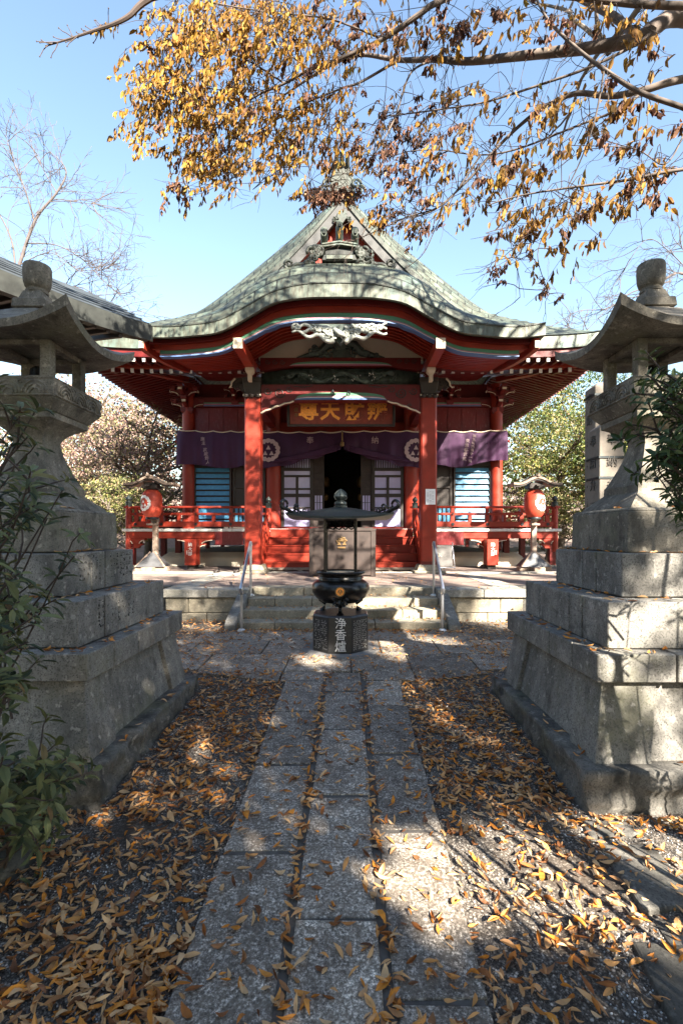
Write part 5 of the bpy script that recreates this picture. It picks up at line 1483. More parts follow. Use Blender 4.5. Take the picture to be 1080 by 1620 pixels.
# ------------------------------------------------------------------ neighbouring hall, only its roof corner in view
hl = thing('side_hall', 'neighbouring hall with a blue-grey seamed roof and dark eaves behind the shaded stone lantern', 'hall', (-6.5, 8.2, TL))
A = Vector((-3.42, 8.45, 4.78)); D = Vector((-.53, -.848, 0)); Nn = Vector((-.848, .53, 0))   # along the eave toward the viewer, and inward
def H(e, n, z): q = A + D*e + Nn*n; return (q.x, q.y, A.z+z)
mb = MB(); rows = []
for n, z in ((0, .22), (.15, .36), (.35, .52), (.6, .68), (1.0, .88), (1.8, 1.22), (2.8, 1.7)):
    rows.append([H(e, n, z+.10*max(0, 1-e/1.6)**2) for e in np.linspace(0+min(n, 1.2)*.9, 9, 40)])
mb.grid(rows)
mb.grid([[H(e+.0, n, z) for n, z in ((0, .32), (.6, .42), (1.6, .8), (2.8, 1.5))] for e in (0, .4)], uv=False) if False else None
mb.build('roof', M['seam'], hl, smooth='auto', fix=False)
mb = MB()
for n in np.arange(.02, 2.7, .085):
    z = float(np.interp(n, (0, .15, .35, .6, 1.0, 1.8, 2.8), (.22, .36, .52, .68, .88, 1.22, 1.7)))
    mb.tube([H(e, n, z+.015+.10*max(0, 1-e/1.6)**2) for e in np.linspace(min(n, 1.2)*.9, 9, 14)], .012, 5)
mb.build('roof_seam', M['seam'], hl)
mb = MB(); es_ = np.linspace(0, 9, 30); vs = []; fs = []
for e in es_:
    u = .10*max(0, 1-e/1.6)**2; vs += [H(e, -.02, .23+u), H(e, .02, -.03+u), H(e, .14, -.03+u), H(e, .10, .22+u)]
for i in range(29):
    for j in range(4): fs.append((4*i+j, 4*i+4+j, 4*i+4+(j+1) % 4, 4*i+(j+1) % 4))
fs += [(0, 1, 2, 3)]
mb.add(vs, fs); mb.build('eave_edge', M['eave_metal'], hl)
mb = MB(); u = .10
vs = [H(0, .0, .23+u), H(0, .0, -.03+u), H(1.1, 1.3, .50), H(1.1, 1.3, .75)]
mb.add(vs+[(x, y+.1, z) for x, y, z in vs], [(0,1,2,3),(7,6,5,4),(0,4,5,1),(1,5,6,2),(2,6,7,3),(3,7,4,0)]); mb.build('eave_return', M['eave_metal'], hl)
mb = MB(); mb.grid([[H(e, n, z) for e in np.linspace(0.1+n*.8, 9, 20)] for n, z in ((.1, .03), (1.5, .25))], uv=False)
mb.grid([[H(n*.85, n, z+.02) for n, z in ((.05, .1), (1.5, .25))], [H(n*.85+1.2, n+.2, z+.02) for n, z in ((.05, .1), (1.5, .25))]], uv=False); mb.build('soffit', M['black_wood'], hl, fix=False)
mb = MB()
for e in np.arange(.5, 9, .22): mb.beam(H(e, .08, -.0), H(e+.0, 1.5, .2), .06, .08)
mb.build('rafters', M['brown_wood'], hl)
mb = MB(); q0 = [H(1.75, 1.5, 0), H(9, 1.5, 0), H(9, 5, 0), H(1.75, 5, 0)]
mb.prism([(a[0], a[1]) for a in q0], TL-.1, A.z+.25, 'z'); mb.build('wall', M['brown_wood'], hl)
def _blobs(seed, n, xr, yr, zr, rr, per):
    q = random.Random(seed); return [(q.uniform(*xr), q.uniform(*yr), q.uniform(*zr), q.uniform(*rr), per) for _ in range(n)]
SHADE = [  # trees out of view, added for the shade they cast
 ('dense evergreen standing behind the viewpoint, whose shade covers the path', 1.0, -4.2, 9.5, _blobs(1, 62, (-1.6, 3.2), (-5.4, -3.0), (1.4, 9.3), (.75, 1.05), 520), 61, [M['leaf_dark']], .19),
 ('evergreen behind the viewpoint with openings in its crown that let sun patches through', 5.0, -4.6, 8.6, _blobs(2, 56, (3.0, 6.5), (-5.3, -3.5), (1.2, 9.9), (.75, 1.0), 480), 62, [M['leaf_dark'], M['leaf_mixed']], .17),
 ('tall thin topped evergreen behind the viewpoint and the sunlit stone lantern', 8.6, -4.6, 10.0, _blobs(3, 38, (6.9, 10.6), (-5.5, -3.6), (1.5, 8.6), (.7, 1.0), 460)+_blobs(4, 8, (6.5, 9.5), (-5.2, -4), (8.6, 11.2), (.5, .8), 170), 63, [M['leaf_dark']], .17),
]
for _i, (_x, _y, _h, _lab) in enumerate(((-10, -9, 12, 'beyond the neighbouring hall'), (-4.5, -11, 13, 'on the shaded lantern side'), (1.5, -12, 14, 'in line with the path'), (7.5, -11, 13.5, 'on the sunlit lantern side'), (13.5, -8.5, 13, 'the outermost on the sunlit side'), (-7.5, -1.5, 9, 'close beside the azalea bush'), (9.5, 6.0, 8.0, 'next to the autumn tree trunk'))):  # more unseen trees, added to block light from the sky
    SHADE.append(('tall wood tree behind the viewpoint, ' + _lab, _x, _y, _h, _blobs(20+_i, 26, (_x-3.2, _x+3.2) if _i < 5 else (_x-1.8, _x+1.8), (_y-1.6, _y+1.6), (1.5, _h), (1.0, 1.5), 150), 80+_i, [M['leaf_dark']], .34))
# ------------------------------------------------------------------ plants
class Leaves:
    """many single leaves: base, two shoulders, tip, folded on the midrib"""
    def __init__(s): s.v = []; s.f = []; s.m = []
    def add(s, p, d, n, L, w, mi=0, fold=.25):
        d = d.normalized(); r = d.cross(n)
        if r.length < 1e-4: r = d.cross(Vector((.3, .9, .1)))
        r.normalize(); n = r.cross(d)
        k = len(s.v); h = n*(w*fold)
        s.v += [p, p+d*L*.33+r*w*.46+h, p+d*L*.72+r*w*.36+h*.8, p+d*L-n*L*.08, p+d*L*.72-r*w*.36+h*.8, p+d*L*.33-r*w*.46+h, p+d*L*.52]
        s.f += [(k, k+1, k+2, k+6), (k+6, k+2, k+3), (k, k+6, k+4, k+5), (k+6, k+3, k+4)]
        s.m += [mi]*4
    def build(s, name, mats, parent):
        org = ORG.get(parent.name, Vector()) if parent else Vector()
        me = bpy.data.meshes.new(name); me.from_pydata([tuple(q-org) for q in s.v], [], s.f)
        for m in mats: me.materials.append(m)
        me.polygons.foreach_set('material_index', s.m); me.update()
        o = bpy.data.objects.new(name, me); C.objects.link(o)
        if parent: o.parent = parent; ORG[o.name] = org
        return o
def rv(r_, s=1.0): return Vector((r_.gauss(0, s), r_.gauss(0, s), r_.gauss(0, s)))
def smooth_path(pts, n):
    """Catmull-Rom through points"""
    out = []; k = len(pts)
    for i in range(n+1):
        t = i/n*(k-1); a = min(int(t), k-2); f = t-a
        p0, p1, p2, p3 = pts[max(a-1, 0)], pts[a], pts[a+1], pts[min(a+2, k-1)]
        out.append(.5*((2*p1)+(p2-p0)*f+(2*p0-5*p1+4*p2-p3)*f*f+(3*p1-p0-3*p2+p3)*f**3))
    return out
def wander(r_, a, d, L, n=6, curl=.25, droop=0.):
    pts = [a.copy()]; q = d.normalized()
    for i in range(n):
        q = (q+rv(r_, curl/2)+Vector((0, 0, -droop/n))).normalized(); pts.append(pts[-1]+q*L/n)
    return pts
def recur(mb, r_, a, d, L, rad, lev, tips, spread=.7, kids=3, ratio=.68, droop=0, upb=.0, minr=.003):
    pts = wander(r_, a, d, L, 6, .28, droop)
    mb.tube(pts, [max(minr, rad*(1-.5*i/6)) for i in range(7)], 7 if rad > .03 else (5 if rad > .01 else 4), cap=False)
    if lev == 0: tips.append((pts[-1], (pts[-1]-pts[-2]).normalized())); return
    for k in range(kids):
        i = r_.choice((3, 4, 5, 6)) if k else 6
        q = ((pts[i]-pts[i-1]).normalized()+rv(r_, spread)*.6+Vector((0, 0, upb))).normalized()
        recur(mb, r_, pts[i], q, L*ratio*r_.uniform(.75, 1.2), max(minr, rad*(.55 if k else .62)), lev-1, tips, spread, kids, ratio, droop, upb, minr)

# --- the autumn tree whose boughs hang over the scene from the right
at = thing('autumn_tree', 'big autumn tree reaching long boughs of golden and withered leaves over the temple', 'tree', (6.4, 3.2, gz(3.2)))
r2 = random.Random(21)
trunk = MB()
trunk.tube(smooth_path([Vector((6.4, 3.2, -.2)), Vector((6.3, 3.2, 1.5)), Vector((6.1, 3.4, 3.5)), Vector((5.6, 3.8, 5.2)), Vector((5.6, 3.9, 7)), Vector((5.9, 3.2, 9.5)), Vector((6.0, 2.8, 16))], 20), [.42-.019*k for k in range(21)], 14)
trunk.build('trunk', M['bark'], at, smooth=True)
limbs = [   # photo trace with a distance for every point; every limb starts at the trunk
 ([(1260, 40, 5.0), (1080, 28, 4.9), (1040, 40, 4.8), (1005, 62, 4.8), (940, 75, 4.9), (880, 82, 5.0), (820, 89, 5.1), (740, 97, 5.3), (690, 94, 5.4), (630, 95, 5.6), (570, 87, 5.7), (520, 105, 5.8), (450, 150, 6.0)], .13, .010),
 ([(1005, 62, 4.8), (960, 20, 5.0), (820, -40, 5.2), (700, 0, 5.0), (660, 25, 5.0), (605, 62, 5.1), (540, 92, 5.2), (490, 110, 5.2), (450, 132, 5.3), (400, 155, 5.4), (345, 200, 5.5)], .06, .007),
 ([(1230, 100, 4.9), (1080, 125, 4.6), (1020, 142, 4.6), (965, 152, 4.7), (910, 148, 4.8), (860, 170, 4.9), (820, 200, 5.0), (780, 240, 5.1), (740, 285, 5.2), (690, 330, 5.3), (650, 345, 5.4)], .062, .006),
 ([(1230, 220, 4.4), (1080, 170, 4.2), (1010, 145, 4.2), (955, 110, 4.3), (910, 75, 4.4), (865, 30, 4.5), (840, -20, 4.6)], .040, .010),
 ([(1250, 250, 4.3), (1080, 268, 4.2), (990, 285, 4.3), (900, 297, 4.4), (820, 310, 4.5), (770, 325, 4.6)], .030, .004),
 ([(630, 95, 5.6), (570, 130, 5.6), (540, 140, 5.6), (470, 170, 5.7), (380, 225, 5.8), (320, 255, 5.9)], .022, .005),
 ([(690, 94, 5.4), (650, 115, 5.2), (625, 185, 5.1), (600, 232, 5.1), (570, 270, 5.2)], .018, .004),
 ([(1040, 40, 4.8), (1005, 70, 4.7), (930, 107, 4.7), (860, 132, 4.8), (790, 155, 4.9), (750, 165, 4.9), (660, 178, 5.1), (600, 185, 5.2)], .024, .005),
 ([(1020, 142, 4.6), (980, 172, 4.6), (910, 200, 4.7), (820, 235, 4.8), (760, 245, 4.9), (690, 237, 5.0), (640, 240, 5.1)], .019, .004),
 ([(760, 245, 4.9), (705, 320, 5.0), (640, 345, 5.2), (580, 372, 5.4), (545, 385, 5.5)], .013, .003),
 ([(740, 310, 5.1), (700, 340, 5.1), (670, 400, 5.2), (640, 425, 5.3)], .010, .003),
 ([(955, 110, 4.3), (940, 190, 4.3), (915, 260, 4.4), (880, 330, 4.5), (850, 400, 4.6), (868, 465, 4.6)], .012, .003),
 ([(820, 310, 4.5), (800, 360, 4.5), (815, 400, 4.6), (822, 470, 4.6)], .008, .0025),
 ([(1080, 215, 4.2), (1050, 260, 4.2), (1000, 235, 4.3), (900, 230, 4.4)], .010, .003),
 ([(450, 132, 5.3), (380, 90, 5.3), (300, 70, 5.3), (250, 60, 5.4)], .014, .004), ([(605, 62, 5.1), (520, 30, 5.2), (430, 20, 5.2), (340, 5, 5.3), (280, -10, 5.3)], .014, .004),
 ([(400, 155, 5.4), (330, 140, 5.5), (260, 150, 5.5), (225, 125, 5.6)], .010, .003), ([(470, 170, 5.7), (430, 230, 5.6), (390, 270, 5.6), (350, 290, 5.6)], .009, .003),
 ([(490, 110, 5.2), (440, 70, 5.1), (420, 20, 5.1), (410, -30, 5.1)], .010, .003), ([(540, 140, 5.6), (490, 210, 5.6), (450, 260, 5.6), (400, 300, 5.7)], .010, .003),
 ([(570, 130, 5.6), (540, 210, 5.5), (520, 280, 5.5), (510, 330, 5.6)], .009, .003), ([(1100, 10, 4.6), (1000, 6, 4.6), (900, -5, 4.6), (780, -10, 4.7)], .05, .02)]
lm = MB(); twigs = MB(); nodes = []
for pts, r0, r1 in limbs:
    pp = [P(*q) for q in pts]
    if pts[0][0] > 1200: pp = [Vector((5.55, 3.85, max(4.6, pp[0].z+.4)))] + pp
    sp = smooth_path(pp, 6*len(pp)); n = len(sp)
    r0 *= .72; lm.tube(sp, [r0+(r1-r0)*(i/(n-1))**.8 for i in range(n)], 10 if r0 > .03 else 6, cap=True)
    nodes += [(q, r0) for q in sp[n//5:]]
lm.build('bough', M['bark_pale'], at, smooth=True)
gl = Leaves()
#  photo x, y, spread x, y, distance, spread, twigs, leaves a twig, leaf length, colour mix (gold, rust, ochre)
clumps = [
 (300, 60, 70, 70, 5.4, .5, 120, 9, .062, (.80, .06, .14)), (400, 60, 80, 60, 5.3, .5, 125, 9, .062, (.78, .07, .15)), (270, 165, 50, 60, 5.5, .4, 90, 9, .060, (.80, .04, .16)),
 (380, 170, 80, 60, 5.5, .5, 110, 9, .062, (.78, .05, .17)), (330, 245, 60, 40, 5.6, .4, 75, 9, .060, (.78, .08, .14)), (460, 230, 70, 50, 5.6, .5, 80, 8, .060, (.66, .10, .24)),
 (290, 300, 28, 14, 5.7, .2, 16, 8, .055, (.2, .7, .1)), (500, 150, 60, 70, 5.5, .5, 55, 7, .062, (.6, .1, .3)), (520, 60, 60, 50, 5.3, .4, 45, 7, .062, (.55, .25, .2)), (460, 20, 70, 30, 5.2, .4, 55, 8, .062, (.7, .1, .2)),
 (610, 40, 70, 40, 5.1, .4, 42, 7, .060, (.4, .42, .18)), (700, 45, 50, 40, 5.1, .3, 48, 8, .055, (.15, .75, .1)), (800, 30, 80, 30, 5.0, .4, 42, 7, .060, (.2, .45, .35)), (900, 30, 80, 30, 4.7, .4, 36, 6, .062, (.2, .4, .4)), (1020, 60, 60, 60, 4.6, .4, 34, 6, .066, (.25, .25, .5)),
 (640, 215, 60, 50, 5.2, .3, 60, 8, .052, (.06, .88, .06)), (560, 215, 50, 70, 5.4, .3, 45, 7, .058, (.45, .25, .3)), (535, 305, 50, 14, 5.6, .3, 52, 8, .050, (.04, .92, .04)), (650, 270, 45, 36, 5.2, .3, 40, 8, .052, (.14, .76, .1)), (620, 335, 34, 22, 5.4, .3, 30, 8, .050, (.35, .5, .15)), (665, 360, 28, 26, 5.3, .2, 22, 6, .048, (.25, .6, .15)), (508, 305, 22, 14, 5.6, .2, 20, 8, .050, (.05, .9, .05)),
 (740, 200, 60, 60, 4.9, .3, 32, 6, .062, (.25, .2, .55)), (740, 300, 60, 40, 5.0, .3, 42, 7, .058, (.45, .3, .25)), (820, 250, 70, 50, 4.7, .3, 46, 7, .064, (.35, .12, .53)), (860, 170, 70, 40, 4.6, .3, 34, 6, .064, (.3, .15, .55)), (960, 190, 70, 60, 4.4, .3, 36, 6, .066, (.3, .2, .5)), (1040, 190, 40, 60, 4.3, .3, 26, 6, .06, (.2, .5, .3)),
 (850, 350, 60, 40, 4.6, .25, 44, 6, .062, (.30, .08, .62)), (930, 330, 60, 30, 4.5, .25, 32, 6, .064, (.22, .06, .72)), (1000, 310, 50, 30, 4.4, .25, 26, 6, .066, (.2, .06, .74)), (880, 400, 50, 20, 4.6, .2, 14, 5, .062, (.15, .08, .77)), (800, 440, 24, 22, 4.6, .1, 9, 5, .045, (.0, 1.0, 0)), (870, 450, 28, 16, 4.6, .1, 8, 5, .045, (0, 1.0, 0)), (1040, 290, 40, 40, 4.3, .2, 16, 6, .06, (.1, .6, .3)), (700, 140, 50, 30, 5.2, .3, 24, 7, .055, (.1, .75, .15))]
def clump_leaves(lv, tw, r_, c, sx, sy, sd, count, per0, L, mixw, nodes_):
    for _ in range(count):
        d = c[2]+r_.gauss(0, sd*.6); a = P(c[0]+r_.gauss(0, sx*.62), c[1]+r_.gauss(0, sy*.62), d)
        # a fine twig from the nearest bough to this spot
        q = min((nodes_[r_.randrange(len(nodes_))] for _ in range(60)), key=lambda w: (w[0]-a).length)[0]
        if (q-a).length < .75 and r_.random() < .62:
            m_ = q.lerp(a, .5)+rv(r_, .075)+Vector((0, 0, .05)); tw.tube(smooth_path([q, m_, a], 6), [.0045, .004, .0036, .003, .0026, .0022, .002], 4, cap=False)
        tip = a+(Vector((-.75+r_.gauss(0, .5), r_.gauss(0, .5), -.42+r_.gauss(0, .25))).normalized())*r_.uniform(.14, .30); td = (tip-a).normalized()
        tw.tube([a, a.lerp(tip, .5)+rv(r_, .012), tip], [.0028, .0022, .0015], 4, cap=False)
        u_ = r_.random(); per = per0; mi = 0 if u_ < mixw[0] else (1 if u_ < mixw[0]+mixw[1] else 2)
        if mi == 1: tip = a+(tip-a)*.5; per = per0+5
        for k in range(per):
            b = a.lerp(tip, (k+.5)/per)+rv(r_, .012)
            dr = td*.3+Vector((r_.gauss(0, .38), r_.gauss(0, .38), -.75-.5*r_.random()))
            LL = L*(1.35 if c[0] < 700 else 1.5)*r_.uniform(.7, 1.25)*(.8 if mi == 1 else 1); lv.add(b, dr, rv(r_), LL, LL*r_.uniform(.34, .46), mi, r_.uniform(.1, .45) if mi != 1 else r_.uniform(.3, .9))
for c in clumps: clump_leaves(gl, twigs, r2, (c[0], c[1], c[4]), c[2], c[3], c[5], int(c[6]*(.95 if c[0] < 520 else (.80 if c[0] < 700 else .60))), c[7], c[8], c[9], nodes)
# bare fine twigs between the clumps
for _ in range(150):
    q, _r = nodes[r2.randrange(len(nodes))]
    recur(twigs, r2, q, Vector((r2.uniform(-1, .2), r2.gauss(0, .3), r2.uniform(-.9, .5))), r2.uniform(.18, .42), .004, 1, [], .8, 2, .7, .25, 0, .0014)
twigs.build('twig', M['twig'], at)
# unseen upper crown above the view, leaf clumps added to dapple the roof
ut = []; um = MB()
for k in range(11):
    an = k*2.4; recur(um, r2, Vector((5.9, 3.2, 6.5+.45*k)), Vector((math.cos(an), math.sin(an), .45)), 2.4, .09, 3, ut, .75, 3, .66, .1, .12, .006)
for k in range(80):
    e = Vector((r2.uniform(.5, 9.5), r2.uniform(.6, 4.4), r2.uniform(7.4, 16.5))); q = Vector((5.9, 3.0, e.z-1.2)); sp = smooth_path([q, q.lerp(e, .5)+rv(r2, .2)+Vector((0, 0, .2)), e], 8); um.tube(sp, [.06-.0065*i for i in range(9)], 6); s_ = r2.uniform(.4, .8)
    for _ in range(9):
        o = e+rv(r2, s_*.6); um.tube([sp[r2.randint(4, 8)], o], [.012, .005], 4, cap=False)
        for _ in range(15): gl.add(o+rv(r2, .2), rv(r2)+Vector((0, 0, -.5)), rv(r2), r2.uniform(.09, .14), .055, r2.choice((0, 0, 1, 2)))
um.build('upper_bough', M['bark'], at)
for q, d in ut:
    for _ in range(7):
        gl.add(q+rv(r2, .22), d+rv(r2, .8)+Vector((0, 0, -.5)), rv(r2), .09, .04, r2.choice((0, 0, 1, 2)))
gl.build('foliage', [M['leaf_gold'], M['leaf_rust'], M['leaf_ochre']], at)

# --- bare trees
def bare_tree(name, label, base, lines, d, r_seed, twl, ntw, mat, r0=.07, kids=3, lev=2):
    t = thing(name, label, 'tree', base); r_ = random.Random(r_seed); mb = MB(); tw = MB(); ns = []
    for pts, ra, rb in lines:
        pp = [P(*q) for q in pts]; sp = smooth_path(pp, 5*len(pp)); n = len(sp)
        mb.tube(sp, [.55*(ra+(rb-ra)*i/(n-1)) for i in range(n)], 7); ns += [(sp[i], (sp[min(i+1, n-1)]-sp[max(i-1, 0)]).normalized()) for i in range(n//4, n)]
    for _ in range(ntw):
        q, dd = ns[r_.randrange(len(ns))]
        recur(tw, r_, q, dd+rv(r_, .75)+Vector((.1, 0, .15)), twl*r_.uniform(.5, 1.2), .011*d/14, lev, [], .7, kids, .62, .05, .05, .004*d/14)
    mb.build('trunk', mat, t, smooth=True); tw.build('twig', mat, t)
    return t
d = 15
bare_tree('bare_tree', 'leafless tree with fine twigs behind the neighbouring hall roof', tuple(P(-70, 800, d)), [
  ([(-70, 900, d), (-50, 640, d), (0, 480, d), (25, 435, d), (55, 350, d), (90, 305, d), (105, 270, d), (80, 240, d)], .16, .015),
  ([(55, 350, d), (40, 300, d), (22, 255, d), (10, 215, d)], .05, .012), ([(90, 305, d), (70, 270, d), (60, 245, d)], .03, .01), ([(25, 435, d), (20, 385, d), (0, 340, d), (-30, 300, d)], .06, .02),
  ([(45, 385, d), (90, 388, d), (130, 410, d), (165, 445, d), (195, 470, d)], .035, .008), ([(25, 435, d), (80, 460, d), (130, 455, d), (180, 490, d), (225, 492, d)], .04, .008), ([(30, 420, d), (80, 400, d), (130, 430, d), (170, 425, d)], .03, .008), ([(0, 470, d), (60, 480, d), (120, 490, d), (180, 480, d)], .03, .008), ([(75, 320, d), (110, 318, d), (140, 322, d), (152, 320, d)], .022, .007)], d, 5, .95, 165, M['twig_grey'])
d = 14
bare_tree('bare_tree', 'leafless tree with thin sprays of twigs behind the roof of the sunlit stone lantern', tuple(P(1240, 800, d)), [
  ([(1240, 900, d), (1200, 600, d), (1130, 470, d), (1075, 432, d), (1035, 455, d), (1005, 470, d)], .13, .03), ([(1060, 445, d), (1000, 462, d), (960, 488, d), (915, 492, d), (880, 512, d), (858, 520, d)], .035, .008), ([(960, 488, d), (930, 520, d), (912, 540, d)], .02, .007),
  ([(1120, 465, d), (1060, 400, d), (1020, 380, d), (980, 440, d)], .03, .007), ([(1130, 470, d), (1080, 395, d), (1065, 385, d)], .03, .008)], d, 8, .8, 70, M['twig_grey'])
# dark budded branch of a tree standing left of the path
bt = thing('cherry_tree', 'cherry tree reaching a dark bare budded branch into the open sky beside the golden leaves', 'tree', (-5.6, 2.2, gz(2.2)))
mb = MB(); tw = MB(); r_ = random.Random(2); d = 5.0
mb.tube(smooth_path([Vector((-5.6, 2.2, -.2)), Vector((-5.5, 2.3, 2.5)), Vector((-5.0, 3, 5)), Vector((-4.0, 4, 7.6))], 14), [.17-.007*k for k in range(15)], 10); 
mb.build('trunk', M['bark'], bt, smooth=True)
mb = MB(); br = smooth_path([Vector((-4.0, 4, 7.6)), P(330, -70, 5.0), P(232, 0, d), P(205, 25, d), P(180, 38, d), P(150, 48, d), P(115, 60, d), P(72, 73, d)], 40); n = len(br)
mb.tube(br, [.05-.044*(i/(n-1))**.6 for i in range(n)], 7)
for i in range(20, n-1, 1):
    q = br[i]; d_ = (br[min(i+1, n-1)]-br[i-1]).normalized()
    for _ in range(2):
        if r_.random() < .65:
            pts = wander(r_, q, d_+Vector((r_.gauss(0, .5), r_.gauss(0, .4), r_.gauss(.25, .8))), r_.uniform(.05, .18), 4, .35); mb.tube(pts, [.006, .005, .004, .004, .003], 5)
            mb.lathe([(.001, pts[-1].z-.008), (.008, pts[-1].z), (.001, pts[-1].z+.012)], pts[-1].x, pts[-1].y, 5)
mb.build('branch', M['twig'], bt)

# --- the azalea bush in the left foreground and the shrub on the right
def shrub(name, label, cat, base, stems, mats, r_, L, nl, whorl=True, stem_mat='twig', sidetw=3):
    t = thing(name, label, cat, base); mb = MB(); lv = Leaves()
    for a, b in stems:
        a = Vector(a); b = Vector(b); m_ = a.lerp(b, .5)+rv(r_, .05); sp = smooth_path([a, m_, b], 8)
        mb.tube(sp, [.006-.0004*i for i in range(9)], 5)
        ends = [(b, (sp[-1]-sp[-2]).normalized())]
        for _ in range(sidetw):
            i = r_.randint(3, 8); q = sp[i]; pts = wander(r_, q, (sp[i]-sp[i-1]).normalized()+rv(r_, .6)+Vector((0, 0, .3)), r_.uniform(.06, .20), 4, .3); mb.tube(pts, [.005, .004, .0035, .003, .0025], 4); ends.append((pts[-1], (pts[-1]-pts[-2]).normalized()))
        for q, d in ends:
            ax = (d+Vector((0, 0, .4))).normalized(); e1 = ax.cross(Vector((.3, .5, .1))).normalized(); e2 = ax.cross(e1); ph = r_.uniform(0, 6)
            for k in range(nl):
                an = ph+k*2.4; out = e1*math.cos(an)+e2*math.sin(an)
                lift = r_.uniform(-.25, .7); LL = L*r_.uniform(.55, 1.15)
                lv.add(q-ax*(.010*k*.6)+out*.004, out+ax*lift, ax, LL, LL*r_.uniform(.30, .40), 0, .22)
    mb.build('stem', M[stem_mat], t); lv.build('foliage', mats, t)
    return t
r_ = random.Random(31); stems = []
for _ in range(64):
    d = r_.uniform(1.55, 2.35); x = r_.gauss(5, 55); y = r_.choice((r_.uniform(650, 900), r_.uniform(760, 1020), r_.uniform(900, 1100), r_.uniform(1150, 1330)))
    lim = np.interp(y, [640, 700, 760, 850, 950, 1100, 1180, 1230, 1330], [60, 50, 85, 105, 85, 50, 60, 115, 90])
    x = -60+(lim*.76+50)*r_.random()**.95
    b = P(x, y, d); a = Vector((-1.72+r_.gauss(0, .10), d+r_.gauss(0, .15), max(.0, b.z-.40))); stems.append((a, b))
for _ in range(24):
    y = r_.uniform(1185, 1335); lim = np.interp(y, [1180, 1230, 1300, 1340], [60, 118, 100, 60]); x = -30+(lim+30)*r_.random()**.7; b = P(x, y, r_.uniform(1.75, 2.15)); stems.append((Vector((-1.6+r_.gauss(0, .1), 2.0+r_.gauss(0, .15), max(0, b.z-.3))), b))
for q in ((62, 640), (45, 690), (100, 775), (20, 700), (75, 820), (118, 880), (60, 960), (95, 905)):
    b = P(q[0], q[1], 1.95); stems.append((Vector((-1.70, 2.0, max(.0, b.z-.8))), b))
shrub('azalea_bush', 'leafy azalea bush growing in front of the shaded stone lantern', 'bush', (-1.5, 2.0, gz(2)), stems, [M['leaf_azalea']], r_, .078, 7, sidetw=2)
r_ = random.Random(33); stems = []
for _ in range(38):
    d = r_.uniform(1.75, 2.25); y = r_.choice((r_.uniform(600, 700), r_.uniform(600, 840), r_.uniform(640, 800)))
    lim = np.interp(y, [590, 620, 690, 740, 780, 830, 900, 1230, 1330], [1060, 1036, 1030, 1046, 1056, 1062, 1080, 1066, 1050])
    x = 1110-(1110-lim)*r_.random()**.9
    b = P(x, y, d); a = Vector((max(b.x, 1.5)+.2+abs(r_.gauss(0, .12)), d+r_.gauss(0, .1), b.z-.45 if y < 900 else .02)); stems.append((a, b))
for k in range(8):
    x = 1.72+.12*k; y = 1.0+r_.uniform(0, 1.0); b = Vector((x-.05+r_.gauss(0, .1), y, r_.uniform(1.2, 2.6))); stems.append((Vector((x+r_.gauss(0, .05), y-.05, 0)), b))
sb = shrub('evergreen_shrub', 'glossy dark evergreen shrub reaching in front of the sunlit stone lantern', 'bush', (1.9, 1.8, gz(1.8)), stems, [M['leaf_dark']], r_, .065, 9, sidetw=3)
mb = MB()  # stems out of view, thin ones added to stripe the gravel with shadow
for (x, y, h, r0) in ((1.75, 1.35, 2.6, .022), (2.0, 1.6, 2.7, .028), (1.62, 1.10, 2.3, .014), (1.85, 1.05, 2.4, .016), (2.25, 1.25, 2.8, .03), (2.45, 1.9, 2.8, .02), (1.28, .80, 2.2, .012), (1.38, .95, 2.3, .016), (1.47, .78, 2.2, .010), (1.55, 1.02, 2.4, .018), (1.63, .86, 2.3, .011), (1.72, .98, 2.3, .014), (1.40, .62, 2.1, .013), (1.58, .66, 2.2, .012)):
    mb.tube(smooth_path([Vector((x, y, -.05)), Vector((x+r_.gauss(0, .05), y+r_.gauss(0, .05), h*.5)), Vector((x-.1+r_.gauss(0, .1), y, h))], 8), [r0*(1-.07*k) for k in range(9)], 7)
mb.build('trunk', M['bark'], sb, smooth=True)
bo = MB(); bm = bmesh.new(); bmesh.ops.create_icosphere(bm, subdivisions=4, radius=1)
for v in bm.verts:
    n_ = mnoise.noise_vector(v.co*1.7)+.4*mnoise.noise_vector(v.co*5); v.co = v.co+n_*.13; v.co = Vector((v.co.x*.20-1.60, v.co.y*.22+2.16, v.co.z*.13+.02))
bo.add([v.co.copy() for v in bm.verts], [tuple(v.index for v in f.verts) for f in bm.faces]); bm.free()
tag(bo.build('boulder', M['dark_rock'], smooth=True), 'mossy dark boulder half hidden under the azalea bush', 'boulder')

